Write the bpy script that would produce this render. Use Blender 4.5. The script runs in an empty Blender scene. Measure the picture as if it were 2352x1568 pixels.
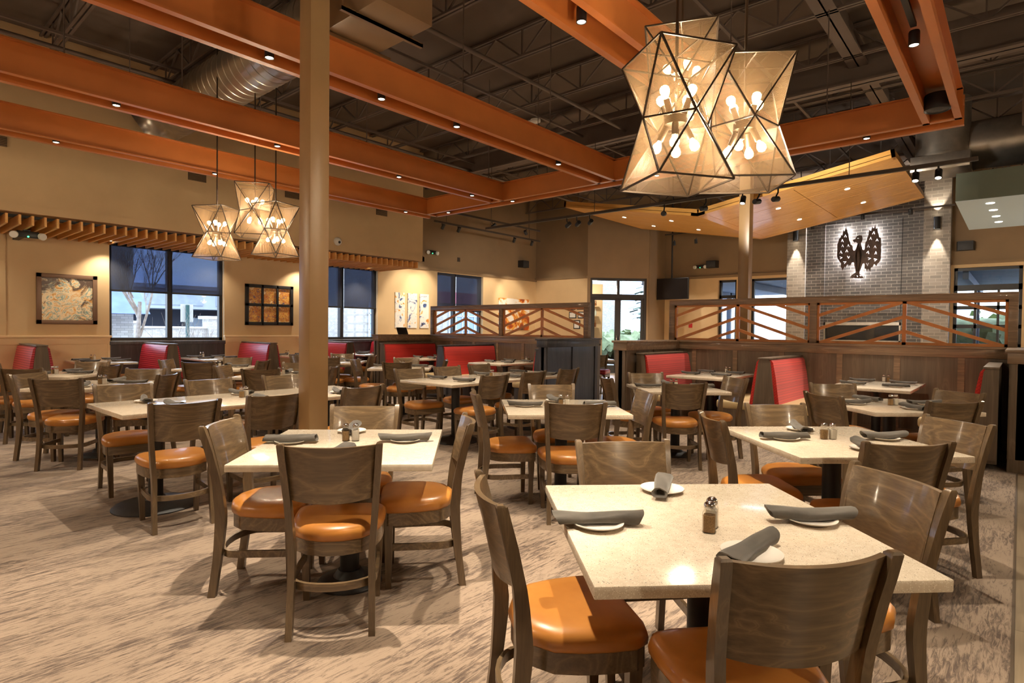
# Restaurant dining room: room axes X / Y in metres, Z up, camera at X = Y = 0.
POW_BEAM, POW_TRACK, POW_PEND, POW_SLAT, POW_SCONCE, POW_SIGN, SKY, EXPO = 190, 240, 34, 90, 260, 25.0, 6.0, -0.05
import bpy, bmesh, math, random
from mathutils import Vector, Matrix
from mathutils.geometry import tessellate_polygon
PI = math.pi
random.seed(7)
SC = bpy.context.scene
COL = SC.collection

# ---------------------------------------------------------------- mesh helpers
class MB:
    """collects simple solids into one bmesh"""
    def __init__(self):
        self.bm = bmesh.new()
    def _v(self, co): return self.bm.verts.new(co)
    def face(self, cos):
        return self.bm.faces.new([self._v(c) for c in cos])
    def box(self, lo, hi, bev=0.0, rot=None, org=None):
        bm = bmesh.new()
        x0, y0, z0 = lo; x1, y1, z1 = hi
        vs = [bm.verts.new(c) for c in ((x0,y0,z0),(x1,y0,z0),(x1,y1,z0),(x0,y1,z0),(x0,y0,z1),(x1,y0,z1),(x1,y1,z1),(x0,y1,z1))]
        for f in ((3,2,1,0),(4,5,6,7),(0,1,5,4),(1,2,6,5),(2,3,7,6),(3,0,4,7)):
            bm.faces.new([vs[i] for i in f])
        if bev > 0:
            bmesh.ops.bevel(bm, geom=bm.edges[:], offset=bev, segments=2, affect='EDGES', profile=0.5)
        self._merge(bm, rot, org)
        return self
    def _merge(self, bm, rot=None, org=None):
        M = Matrix.Identity(4)
        if rot is not None: M = rot.to_4x4() if len(rot) == 3 else rot
        if org is not None: M = Matrix.Translation(org) @ M
        mp = {}
        for v in bm.verts: mp[v] = self._v(M @ v.co)
        for f in bm.faces:
            nf = self.bm.faces.new([mp[v] for v in f.verts]); nf.smooth = f.smooth
        bm.free()
    def bar(self, a, b, w, h, up=(0,0,1)):
        """rectangular bar from a to b"""
        a = Vector(a); b = Vector(b); d = (b-a).normalized(); up = Vector(up)
        s = d.cross(up)
        if s.length < 1e-5: s = d.cross(Vector((1,0,0)))
        s.normalize(); u = s.cross(d).normalized()
        def ring(p): return [self._v(p + s*(w/2*i) + u*(h/2*j)) for i, j in ((-1,-1),(1,-1),(1,1),(-1,1))]
        r0, r1 = ring(a), ring(b)
        for i in range(4): self.bm.faces.new((r0[i], r0[(i+1)%4], r1[(i+1)%4], r1[i]))
        self.bm.faces.new(r0[::-1]); self.bm.faces.new(r1)
        return self
    def tube(self, pts, r, n=10, cap=True, closed=False):
        pts = [Vector(p) for p in pts]
        rs = r if isinstance(r, (list, tuple)) else [r]*len(pts)
        prev = None; rings = []
        for i, p in enumerate(pts):
            if i == 0: d = pts[1]-pts[0]
            elif i == len(pts)-1: d = pts[-1]-pts[-2]
            else: d = (pts[i+1]-pts[i-1])
            d.normalize()
            if prev is None:
                s = d.cross(Vector((0,0,1)))
                if s.length < 1e-4: s = d.cross(Vector((1,0,0)))
            else:
                s = prev - d*prev.dot(d)
            s.normalize(); prev = s; u = d.cross(s)
            rings.append([self._v(p + (s*math.cos(2*PI*k/n) + u*math.sin(2*PI*k/n))*rs[i]) for k in range(n)])
        for a, b in zip(rings, rings[1:]):
            for k in range(n): self.bm.faces.new((a[k], a[(k+1)%n], b[(k+1)%n], b[k])).smooth = True
        if cap:
            self.bm.faces.new(rings[0][::-1]); self.bm.faces.new(rings[-1])
        return self
    def lathe(self, prof, n=24, org=(0,0,0), M=None):
        """prof: list of (r,z)"""
        org = Vector(org); rings = []
        for r, z in prof:
            if r < 1e-6:
                p = Vector((0,0,z)); p = (M @ p if M else p) + org
                rings.append([self._v(p)])
            else:
                rr = []
                for k in range(n):
                    p = Vector((r*math.cos(2*PI*k/n), r*math.sin(2*PI*k/n), z)); p = (M @ p if M else p) + org
                    rr.append(self._v(p))
                rings.append(rr)
        for a, b in zip(rings, rings[1:]):
            if len(a) == 1 and len(b) == 1: continue
            for k in range(n):
                if len(a) == 1: f = (a[0], b[(k+1)%n], b[k])
                elif len(b) == 1: f = (a[k], a[(k+1)%n], b[0])
                else: f = (a[k], a[(k+1)%n], b[(k+1)%n], b[k])
                try: self.bm.faces.new(f).smooth = True
                except ValueError: pass
        return self
    def prism(self, poly, z0, z1, holes=(), T=None):
        """extrude polygon (list of 2d) between z0 and z1; T maps (u,v,w)->xyz"""
        T = T or (lambda u, v, w: (u, v, w))
        loops = [list(poly)] + [list(h) for h in holes]
        flat = [p for l in loops for p in l]
        tris = tessellate_polygon([[Vector((p[0], p[1], 0)) for p in l] for l in loops])
        lo = [self._v(T(p[0], p[1], z0)) for p in flat]; hi = [self._v(T(p[0], p[1], z1)) for p in flat]
        for t in tris:
            try:
                self.bm.faces.new([hi[i] for i in t]); self.bm.faces.new([lo[i] for i in t[::-1]])
            except ValueError: pass
        o = 0
        for l in loops:
            n = len(l)
            for i in range(n):
                a, b = o+i, o+(i+1) % n
                try: self.bm.faces.new((lo[a], lo[b], hi[b], hi[a]))
                except ValueError: pass
            o += n
        return self
    def rings(self, rings, closed=True, cap0=True, cap1=True, smooth=True):
        """loft a list of equal-length point loops"""
        R = [[self._v(p) for p in r] for r in rings]
        n = len(R[0])
        for a, b in zip(R, R[1:]):
            for k in range(n if closed else n-1):
                self.bm.faces.new((a[k], a[(k+1)%n], b[(k+1)%n], b[k])).smooth = smooth
        if cap0: self.bm.faces.new(R[0][::-1]).smooth = smooth
        if cap1: self.bm.faces.new(R[-1]).smooth = smooth
        return self
    def sphere(self, c, r, n=14, m=8, sz=1.0):
        prof = [(r*math.sin(PI*i/m), -r*sz*math.cos(PI*i/m)) for i in range(m+1)]
        prof[0] = (0, -r*sz); prof[-1] = (0, r*sz)
        return self.lathe(prof, n, c)
    def obj(self, name, mat, parent=None, sharp=40, recalc=True):
        if recalc: bmesh.ops.recalc_face_normals(self.bm, faces=self.bm.faces[:])
        me = bpy.data.meshes.new(name)
        self.bm.to_mesh(me); self.bm.free()
        if mat is not None: me.materials.append(mat)
        if sharp:
            for p in me.polygons: p.use_smooth = True
            me.set_sharp_from_angle(angle=math.radians(sharp))
        o = bpy.data.objects.new(name, me); COL.objects.link(o)
        if parent is not None: o.parent = parent
        return o

def tag(o, label=None, cat=None, group=None, kind=None):
    if label: o['label'] = label
    if cat: o['category'] = cat
    if group: o['group'] = group
    if kind: o['kind'] = kind
    return o
def struct(name, mb, mat, label=None, sharp=40):
    o = mb.obj(name, mat, None, sharp); o['kind'] = 'structure'
    if label: o['label'] = label
    return o
def thing(name, label, cat, loc=(0,0,0), rz=0.0, group=None):
    o = bpy.data.objects.new(name, None); COL.objects.link(o)
    o.empty_display_size = 0.1
    o.location = loc; o.rotation_euler = (0, 0, rz)
    return tag(o, label, cat, group)
def dup(root, loc, rz, label, group=None):
    r = root.copy(); COL.objects.link(r); r.location = loc; r.rotation_euler = (0, 0, rz)
    r['label'] = label
    if group: r['group'] = group
    for ch in list(root.children):
        c = ch.copy(); COL.objects.link(c); c.parent = r
        for g in ch.children:
            d = g.copy(); COL.objects.link(d); d.parent = c
    return r
def lamp(kind, name, loc, power, col, size=0.03, target=None, angle=60, blend=0.4):
    L = bpy.data.lights.new(name, kind); L.energy = power; L.color = col
    if kind in ('POINT', 'SPOT'): L.shadow_soft_size = size
    if kind == 'SPOT': L.spot_size = math.radians(angle); L.spot_blend = blend
    o = bpy.data.objects.new(name, L); COL.objects.link(o); o.location = loc
    if target is not None:
        d = Vector(target) - Vector(loc); o.rotation_euler = d.to_track_quat('-Z', 'Y').to_euler()
    return o

# ---------------------------------------------------------------- materials
def s2l(c):
    return tuple(((x/255)/12.92 if x/255 <= 0.04045 else ((x/255+0.055)/1.055)**2.4) for x in c)
class NT:
    def __init__(self, name):
        self.m = bpy.data.materials.new(name); self.m.use_nodes = True
        self.t = self.m.node_tree; self.t.nodes.clear()
        self.out = self.t.nodes.new('ShaderNodeOutputMaterial')
    def n(self, typ, **kw):
        nd = self.t.nodes.new(typ)
        for k, v in kw.items():
            if k.startswith('i_'):
                key = k[2:]; key = int(key) if key.isdigit() else key.replace('_', ' ')
                nd.inputs[key].default_value = v
            else: setattr(nd, k, v)
        return nd
    def l(self, a, b): self.t.links.new(a, b)
    def coords(self, scale=(1,1,1), which='Object', rot=(0,0,0), loc=(0,0,0), rand=False):
        tc = self.n('ShaderNodeTexCoord'); mp = self.n('ShaderNodeMapping')
        mp.inputs['Scale'].default_value = scale; mp.inputs['Rotation'].default_value = rot; mp.inputs['Location'].default_value = loc
        src = tc.outputs[which]
        if rand:
            oi = self.n('ShaderNodeObjectInfo'); ad = self.n('ShaderNodeVectorMath', operation='ADD')
            mu = self.n('ShaderNodeMath', operation='MULTIPLY'); mu.inputs[1].default_value = 37.0
            self.l(oi.outputs['Random'], mu.inputs[0]); self.l(src, ad.inputs[0]); self.l(mu.outputs[0], ad.inputs[1]); src = ad.outputs[0]
        self.l(src, mp.inputs['Vector']); return mp.outputs['Vector']
    def noise(self, vec, scale=5, detail=4, rough=0.55, dist=0.0):
        nd = self.n('ShaderNodeTexNoise'); nd.inputs['Scale'].default_value = scale; nd.inputs['Detail'].default_value = detail
        nd.inputs['Roughness'].default_value = rough; nd.inputs['Distortion'].default_value = dist
        self.l(vec, nd.inputs['Vector']); return nd.outputs['Fac']
    def ramp(self, fac, stops, interp='LINEAR'):
        r = self.n('ShaderNodeValToRGB'); cr = r.color_ramp; cr.interpolation = interp
        while len(cr.elements) < len(stops): cr.elements.new(0.5)
        for e, (p, c) in zip(cr.elements, stops): e.position = p; e.color = (*c, 1) if len(c) == 3 else c
        self.l(fac, r.inputs['Fac']); return r.outputs['Color']
    def mix(self, fac, a, b, mode='MIX'):
        m = self.n('ShaderNodeMix', data_type='RGBA', blend_type=mode)
        for s, v in ((m.inputs[0], fac), (m.inputs[6], a), (m.inputs[7], b)):
            if hasattr(v, 'is_linked') or hasattr(v, 'links'): self.l(v, s)
            elif isinstance(v, (int, float)): s.default_value = v
            else: s.default_value = (*v, 1)
        return m.outputs[2]
    def bsdf(self, color, rough=0.5, metal=0.0, spec=0.5, coat=0.0, bump=None, bstr=0.2, bdist=0.01, sheen=0.0, emis=None, estr=0.0):
        p = self.n('ShaderNodeBsdfPrincipled')
        if hasattr(color, 'links'): self.l(color, p.inputs['Base Color'])
        else: p.inputs['Base Color'].default_value = (*color, 1)
        if hasattr(rough, 'links'): self.l(rough, p.inputs['Roughness'])
        else: p.inputs['Roughness'].default_value = rough
        p.inputs['Metallic'].default_value = metal; p.inputs['Specular IOR Level'].default_value = spec
        p.inputs['Coat Weight'].default_value = coat; p.inputs['Coat Roughness'].default_value = 0.08
        p.inputs['Sheen Weight'].default_value = sheen
        if emis is not None:
            p.inputs['Emission Color'].default_value = (*emis, 1); p.inputs['Emission Strength'].default_value = estr
        if bump is not None:
            b = self.n('ShaderNodeBump'); b.inputs['Strength'].default_value = bstr; b.inputs['Distance'].default_value = bdist
            self.l(bump, b.inputs['Height']); self.l(b.outputs[0], p.inputs['Normal'])
        self.l(p.outputs[0], self.out.inputs['Surface']); return self.m

def flat(name, c, rough=0.5, metal=0.0, spec=0.5, coat=0.0):
    return NT(name).bsdf(c, rough, metal, spec, coat)
def painted(name, c, rough=0.6, var=0.12, scale=2.0, bstr=0.05):
    t = NT(name); v = t.coords(); f = t.noise(v, scale, 5)
    d = tuple(x*(1-var) for x in c); e = tuple(min(1, x*(1+var)) for x in c)
    return t.bsdf(t.ramp(f, [(0.35, d), (0.65, e)]), rough, bump=t.noise(v, 160, 2), bstr=bstr, bdist=0.002)
def wood(name, dark, light, rough=0.35, coat=0.3, axis='X', scale=1.0, ring=7.0, rand=True, spec=0.5):
    t = NT(name)
    sc = {'X': (0.35, 3.5, 3.5), 'Y': (3.5, 0.35, 3.5), 'Z': (3.5, 3.5, 0.35)}[axis]
    v = t.coords(tuple(s*scale for s in sc), rand=rand)
    n1 = t.noise(v, 1.6, 3, 0.5, 0.6)
    w = t.n('ShaderNodeMath', operation='MULTIPLY'); w.inputs[1].default_value = ring; t.l(n1, w.inputs[0])
    fr = t.n('ShaderNodeMath', operation='PINGPONG'); fr.inputs[1].default_value = 0.5; t.l(w.outputs[0], fr.inputs[0])
    sc2 = {'X': (2, 60, 60), 'Y': (60, 2, 60), 'Z': (60, 60, 2)}[axis]
    v2 = t.coords(tuple(s*scale for s in sc2), rand=rand); n2 = t.noise(v2, 2.0, 3, 0.6)
    mid = tuple((a*0.6+b*0.4) for a, b in zip(dark, light))
    c1 = t.ramp(fr.outputs[0], [(0.0, mid), (0.05, light), (0.12, mid), (0.5, dark)])
    c2 = t.ramp(n2, [(0.3, tuple(x*0.75 for x in dark)), (0.7, light)])
    return t.bsdf(t.mix(0.33, c1, c2), rough, coat=coat, spec=spec, bump=n2, bstr=0.08, bdist=0.001)
# ---------------------------------------------------------------- material set
M = {}
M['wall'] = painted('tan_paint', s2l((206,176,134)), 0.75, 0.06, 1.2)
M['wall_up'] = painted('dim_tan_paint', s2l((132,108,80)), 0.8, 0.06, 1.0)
M['wainscot'] = painted('cream_wainscot', s2l((222,192,148)), 0.5, 0.05, 2.0)
M['deck'] = painted('brown_deck_paint', s2l((94,80,70)), 0.85, 0.15, 0.8)
M['joist'] = painted('joist_paint', s2l((98,84,76)), 0.55, 0.1, 2.0)
M['joist_dark'] = painted('dark_joist_paint', s2l((58,46,36)), 0.6, 0.1, 2.0)
M['orange'] = painted('rust_orange_paint', s2l((184,108,52)), 0.38, 0.06, 3.0)
M['column'] = painted('column_paint', s2l((160,128,88)), 0.35, 0.08, 2.0)
M['black'] = flat('black_metal', s2l((26,25,26)), 0.45, 0.0, 0.5)
M['black_tex'] = painted('cast_iron_black', s2l((48,48,50)), 0.55, 0.15, 60, 0.25)
M['chrome'] = flat('chrome', (0.8, 0.8, 0.8), 0.12, 1.0)
M['steel'] = painted('galvanised_steel', (0.46, 0.42, 0.36), 0.3, 0.12, 6.0)
M['steel'].node_tree.nodes['Principled BSDF'].inputs['Metallic'].default_value = 0.9
M['ductpaint'] = painted('painted_duct', s2l((150,122,92)), 0.35, 0.06, 2.0)
M['ceramic'] = flat('white_ceramic', s2l((238,230,220)), 0.18, 0.0, 0.5, 0.3)
M['seatwood'] = wood('walnut_chair_wood', s2l((84,68,50)), s2l((132,109,80)), 0.3, 0.35, 'X', 0.9, 11.0)
M['legwood'] = wood('walnut_leg_wood', s2l((84,68,50)), s2l((116,95,70)), 0.32, 0.3, 'Z', 1.6, 5.0)
M['partwood'] = wood('oak_partition_panel', s2l((92,78,64)), s2l((122,104,86)), 0.45, 0.12, 'Z', 0.8, 4.0)
M['oak'] = wood('oak_trim', s2l((116,94,74)), s2l((158,130,102)), 0.42, 0.12, 'Y', 1.2, 6.0)
M['daylit'] = wood('daylight_blue_panel', s2l((56,54,58)), s2l((80,76,78)), 0.45, 0.1, 'Z', 0.9, 4.0)  # panel wood with the blue of reflected daylight mixed into its colour
M['lattice'] = painted('copper_lattice_paint', s2l((196,126,66)), 0.45, 0.15, 5.0)
M['slat'] = wood('golden_slat_wood', s2l((226,164,88)), s2l((244,192,118)), 0.45, 0.1, 'Y', 1.0, 4.0)
M['boothred_fab'] = None
M['tanvinyl'] = painted('cream_vinyl', s2l((196,172,128)), 0.42, 0.05, 8)
M['winframe'] = flat('dark_window_frame', s2l((40,38,38)), 0.4)
M['white'] = flat('white_plastic', s2l((225,222,214)), 0.4)
M['bulbsock'] = flat('socket_bronze', s2l((64,52,40)), 0.4, 0.6)
M['screen'] = flat('tv_screen', (0.008, 0.006, 0.006), 0.25)

def m_leather():
    t = NT('cognac_leather'); v = t.coords(rand=True)
    f = t.noise(v, 5, 4); col = t.ramp(f, [(0.3, s2l((172,110,48))), (0.7, s2l((196,132,62)))])
    return t.bsdf(col, 0.34, coat=0.15, bump=t.noise(v, 220, 2), bstr=0.12, bdist=0.001)
M['leather'] = m_leather()
def m_quartz():
    t = NT('speckled_quartz'); v = t.coords(rand=True)
    def specks(scale, cut, hi):
        vo = t.n('ShaderNodeTexVoronoi'); vo.inputs['Scale'].default_value = scale; t.l(v, vo.inputs['Vector'])
        # choose a random share of the cells and keep the middle of each as a chip
        r = t.n('ShaderNodeSeparateColor'); t.l(vo.outputs['Color'], r.inputs[0])
        a = t.n('ShaderNodeMath', operation='LESS_THAN'); t.l(r.outputs[0], a.inputs[0]); a.inputs[1].default_value = cut
        b = t.n('ShaderNodeMath', operation='LESS_THAN'); t.l(vo.outputs['Distance'], b.inputs[0]); b.inputs[1].default_value = hi
        c = t.n('ShaderNodeMath', operation='MULTIPLY'); t.l(a.outputs[0], c.inputs[0]); t.l(b.outputs[0], c.inputs[1])
        return c.outputs[0]
    base = t.ramp(t.noise(v, 30, 5, 0.7), [(0.3, s2l((212,196,174))), (0.7, s2l((232,218,198)))])
    c = t.mix(specks(190, 0.20, 0.32), base, s2l((182,164,142)))
    c = t.mix(specks(260, 0.25, 0.36), c, s2l((244,234,218)))
    c = t.mix(specks(150, 0.09, 0.27), c, s2l((140,134,128)))
    return t.bsdf(c, 0.14, coat=0.25)
M['quartz'] = m_quartz()
def m_napkin():
    t = NT('charcoal_napkin'); v = t.coords(rand=True)
    c = t.ramp(t.noise(v, 14, 3), [(0.3, s2l((60,55,49))), (0.7, s2l((80,73,65)))])
    return t.bsdf(c, 0.9, sheen=0.3, bump=t.noise(v, 500, 2), bstr=0.25, bdist=0.001)
M['napkin'] = m_napkin()
def m_carpet():
    t = NT('streaked_carpet'); ang = math.radians(18)
    def st(scale, sc, det, rough, dist):
        n = t.n('ShaderNodeTexNoise'); n.inputs['Scale'].default_value = sc; n.inputs['Detail'].default_value = det; n.inputs['Roughness'].default_value = rough; n.inputs['Distortion'].default_value = dist
        t.l(t.coords(scale, rot=(0, 0, ang)), n.inputs['Vector']); return n.outputs['Fac']
    s1 = st((9, 62, 1), 1.0, 5, 0.72, 0.9)           # short dashes of dark yarn
    s2 = st((1.6, 6, 1), 1.0, 2, 0.5, 0.6)          # where the dashes crowd together
    s3 = st((60, 60, 1), 6.0, 2, 0.7, 0.0)          # pile
    a = t.n('ShaderNodeMath', operation='MULTIPLY_ADD'); t.l(s2, a.inputs[0]); a.inputs[1].default_value = 0.45; t.l(s1, a.inputs[2])
    b = t.n('ShaderNodeMath', operation='MULTIPLY_ADD'); t.l(s3, b.inputs[0]); b.inputs[1].default_value = 0.20; t.l(a.outputs[0], b.inputs[2])
    c = t.ramp(b.outputs[0], [(0.66, s2l((88,74,66))), (0.76, s2l((114,98,86))), (0.86, s2l((150,131,114)))])
    return t.bsdf(c, 0.95, spec=0.1, sheen=0.15, bump=s3, bstr=0.5, bdist=0.004)
M['carpet'] = m_carpet()
def m_planks(name, dark, light, rough):
    t = NT(name); v = t.coords((1,1,1))
    br = t.n('ShaderNodeTexBrick'); br.offset = 0.37; br.inputs['Scale'].default_value = 1.0
    br.inputs['Brick Width'].default_value = 1.2; br.inputs['Row Height'].default_value = 0.17; br.inputs['Mortar Size'].default_value = 0.003
    br.inputs['Color1'].default_value = (*dark, 1); br.inputs['Color2'].default_value = (*light, 1); br.inputs['Mortar'].default_value = (*[x*0.4 for x in dark], 1)
    t.l(v, br.inputs['Vector'])
    n = t.noise(t.coords((2, 40, 1)), 1.5, 4)
    c = t.mix(0.35, br.outputs['Color'], t.ramp(n, [(0.3, dark), (0.7, light)]))
    return t.bsdf(c, rough)
M['planks'] = m_planks('grey_plank_floor', s2l((112,98,82)), s2l((160,142,118)), 0.28)
def m_brick(name, c1, c2, mortar, rough=0.45):
    t = NT(name); tc = t.n('ShaderNodeTexCoord'); sp = t.n('ShaderNodeSeparateXYZ'); cb = t.n('ShaderNodeCombineXYZ')
    ad = t.n('ShaderNodeMath', operation='ADD')
    t.l(tc.outputs['Object'], sp.inputs[0]); t.l(sp.outputs['X'], ad.inputs[0]); t.l(sp.outputs['Y'], ad.inputs[1])
    t.l(ad.outputs[0], cb.inputs['X']); t.l(sp.outputs['Z'], cb.inputs['Y'])
    br = t.n('ShaderNodeTexBrick'); br.inputs['Scale'].default_value = 1.0
    br.inputs['Brick Width'].default_value = 0.235; br.inputs['Row Height'].default_value = 0.083; br.inputs['Mortar Size'].default_value = 0.006
    br.inputs['Color1'].default_value = (*c1, 1); br.inputs['Color2'].default_value = (*c2, 1); br.inputs['Mortar'].default_value = (*mortar, 1)
    t.l(cb.outputs[0], br.inputs['Vector'])
    return t.bsdf(br.outputs['Color'], rough, bump=br.outputs['Fac'], bstr=-0.5, bdist=0.01)
M['brick'] = m_brick('grey_glazed_brick', s2l((62,57,54)), s2l((84,77,72)), s2l((136,128,118)))
M['brick_light'] = m_brick('pilaster_brick', s2l((116,108,100)), s2l((142,132,122)), s2l((160,150,138)), 0.4)
def m_redvinyl():
    t = NT('pink_red_vinyl'); v = t.coords()
    w = t.n('ShaderNodeTexWave', wave_type='BANDS', bands_direction='Z'); w.inputs['Scale'].default_value = 9; w.inputs['Distortion'].default_value = 0.6; w.inputs['Detail'].default_value = 3
    t.l(v, w.inputs['Vector'])
    c = t.ramp(w.outputs['Fac'], [(0.0, s2l((150,24,40))), (0.5, s2l((196,42,58))), (1.0, s2l((206,70,82)))])
    return t.bsdf(c, 0.38, coat=0.1)
M['redvinyl'] = m_redvinyl()
def m_redfab():
    t = NT('red_woven_fabric'); v = t.coords((1,1,1), rot=(0, math.radians(45), 0))
    ch = t.n('ShaderNodeTexBrick'); ch.inputs['Scale'].default_value = 1; ch.inputs['Brick Width'].default_value = 0.05; ch.inputs['Row Height'].default_value = 0.025; ch.inputs['Mortar Size'].default_value = 0.0022
    ch.inputs['Color1'].default_value = (*s2l((196,34,24)), 1); ch.inputs['Color2'].default_value = (*s2l((210,44,30)), 1); ch.inputs['Mortar'].default_value = (*s2l((160,24,18)), 1)
    sp = t.n('ShaderNodeSeparateXYZ'); cb = t.n('ShaderNodeCombineXYZ'); t.l(v, sp.inputs[0]); t.l(sp.outputs['X'], cb.inputs['X']); t.l(sp.outputs['Z'], cb.inputs['Y'])
    t.l(cb.outputs[0], ch.inputs['Vector'])
    return t.bsdf(ch.outputs['Color'], 0.7, sheen=0.2)
M['redfab'] = m_redfab()
def m_glass(name, tint=(1,1,1)):
    """thin pane: light passes straight through, with a mirror share that grows at grazing angles"""
    t = NT(name); tr = t.n('ShaderNodeBsdfTransparent'); tr.inputs[0].default_value = (*tint, 1)
    gl = t.n('ShaderNodeBsdfGlossy'); gl.inputs['Roughness'].default_value = 0.02
    lw = t.n('ShaderNodeLayerWeight'); pw = t.n('ShaderNodeMath', operation='POWER'); pw.inputs[1].default_value = 4.0
    ma = t.n('ShaderNodeMath', operation='MULTIPLY_ADD'); ma.inputs[1].default_value = 0.8; ma.inputs[2].default_value = 0.035
    t.l(lw.outputs['Facing'], pw.inputs[0]); t.l(pw.outputs[0], ma.inputs[0])
    mx = t.n('ShaderNodeMixShader'); t.l(ma.outputs[0], mx.inputs[0]); t.l(tr.outputs[0], mx.inputs[1]); t.l(gl.outputs[0], mx.inputs[2])
    t.l(mx.outputs[0], t.out.inputs['Surface']); return t.m
M['glass'] = m_glass('window_glass', (0.93, 0.97, 1.0))
M['jarglass'] = m_glass('clear_jar_glass', (0.96, 0.95, 0.92))
def m_shade():
    t = NT('sheer_roller_shade'); d = t.n('ShaderNodeBsdfDiffuse'); d.inputs[0].default_value = (*s2l((66,68,76)), 1)
    tr = t.n('ShaderNodeBsdfTransparent'); tr.inputs[0].default_value = (0.55, 0.65, 0.85, 1)
    n = t.noise(t.coords((120, 1, 120)), 6, 2)
    mx = t.n('ShaderNodeMixShader'); mx.inputs[0].default_value = 0.30
    t.l(d.outputs[0], mx.inputs[1]); t.l(tr.outputs[0], mx.inputs[2]); t.l(mx.outputs[0], t.out.inputs['Surface']); return t.m
M['shade'] = m_shade()
def m_meshcage():
    t = NT('perforated_bronze_mesh'); d = t.n('ShaderNodeBsdfPrincipled'); d.inputs['Base Color'].default_value = (*s2l((104,84,64)), 1); d.inputs['Roughness'].default_value = 0.4; d.inputs['Metallic'].default_value = 0.3
    tl = t.n('ShaderNodeBsdfTranslucent'); tl.inputs[0].default_value = (*s2l((120,95,66)), 1)
    m0 = t.n('ShaderNodeMixShader'); m0.inputs[0].default_value = 0.35; t.l(d.outputs[0], m0.inputs[1]); t.l(tl.outputs[0], m0.inputs[2])
    tr = t.n('ShaderNodeBsdfTransparent')
    vo = t.n('ShaderNodeTexVoronoi', voronoi_dimensions='2D'); vo.inputs['Scale'].default_value = 1.0; vo.inputs['Randomness'].default_value = 0.0
    t.l(t.coords((190, 190, 1), which='UV', rot=(0.0, 0.0, PI/4)), vo.inputs['Vector'])
    lt = t.n('ShaderNodeMath', operation='LESS_THAN'); lt.inputs[1].default_value = 0.43; t.l(vo.outputs['Distance'], lt.inputs[0])
    mx = t.n('ShaderNodeMixShader'); t.l(lt.outputs[0], mx.inputs[0]); t.l(m0.outputs[0], mx.inputs[1]); t.l(tr.outputs[0], mx.inputs[2])
    t.l(mx.outputs[0], t.out.inputs['Surface']); return t.m
M['cage'] = m_meshcage()
def emit(name, c, s):
    t = NT(name); e = t.n('ShaderNodeEmission'); e.inputs[0].default_value = (*c, 1); e.inputs[1].default_value = s
    t.l(e.outputs[0], t.out.inputs['Surface']); return t.m
M['lens'] = emit('spot_lens_glow', (1.0, 0.86, 0.62), 14)
M['bulb'] = emit('bulb_glow', (1.0, 0.78, 0.42), 9)
M['led'] = emit('green_led', (0.05, 1.0, 0.25), 8)
M['canlight'] = emit('can_light_glow', (1.0, 0.9, 0.7), 10)
def m_cloudart(name, bg, tones, seed, center=(0, 0), size=0.6, scale=3.0):
    """a bright many-toned cloud of paint on a darker or paler ground"""
    t = NT(name); v = t.coords((1, 1, 1), loc=(seed*3.1, seed*1.7, seed*2.3)); tc = t.n('ShaderNodeTexCoord')
    sp = t.n('ShaderNodeSeparateXYZ'); t.l(tc.outputs['Object'], sp.inputs[0])
    cb = t.n('ShaderNodeCombineXYZ'); t.l(sp.outputs['X'], cb.inputs['X']); t.l(sp.outputs['Z'], cb.inputs['Y'])
    ds = t.n('ShaderNodeVectorMath', operation='DISTANCE'); t.l(cb.outputs[0], ds.inputs[0]); ds.inputs[1].default_value = (center[0], center[1], 0)
    n0 = t.noise(v, scale*1.3, 6, 0.65, 1.5)
    ma = t.n('ShaderNodeMath', operation='MULTIPLY_ADD'); t.l(ds.outputs['Value'], ma.inputs[0]); ma.inputs[1].default_value = -0.5/size; t.l(n0, ma.inputs[2])
    n1 = t.noise(v, scale*1.7, 7, 0.6, 2.2)
    inner = t.ramp(n1, tones)
    mask = t.ramp(ma.outputs[0], [(0.10, (0, 0, 0)), (0.20, (1, 1, 1))])
    return t.bsdf(t.mix(mask, bg, inner), 0.35)
def m_art(name, stops, scale, dist, seed, detail=6):
    t = NT(name); v = t.coords((1, 1, 1), loc=(seed*3.1, seed*1.7, seed*2.3))
    n1 = t.n('ShaderNodeTexNoise'); n1.inputs['Scale'].default_value = scale; n1.inputs['Detail'].default_value = detail; n1.inputs['Distortion'].default_value = dist; n1.inputs['Roughness'].default_value = 0.55
    t.l(v, n1.inputs['Vector'])
    return t.bsdf(t.ramp(n1.outputs['Fac'], stops), 0.35)
M['jarbottle'] = (flat('amber_bottle', s2l((120,70,30)), 0.15), flat('pale_bottle', s2l((190,200,190)), 0.15))

for k_ in ('lens', 'bulb', 'led', 'canlight'): M[k_].cycles.emission_sampling = 'NONE'
# ---------------------------------------------------------------- room shell  (X, Y are the room's own axes, metres)
DECK = 5.66; WL = 12.5; SOF = 11.0; XR = 18.1
struct('floor', MB().box((-5.5, -9, -0.12), (20.5, 14, -0.004)), M['planks'])
struct('floor_carpet', MB().box((-5.4, 0.0, -0.004), (9.3, 12.45, 0.0)), M['carpet'])
struct('floor_edge_strip', MB().box((-5.4, -0.012, -0.003), (7.6, 0.0, 0.004)), flat('carpet_edge_trim', s2l((86,72,58)), 0.5))
struct('ceiling', MB().box((-5.6, -9.1, DECK), (20.6, 13.2, DECK+0.15)), M['deck'])

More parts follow.
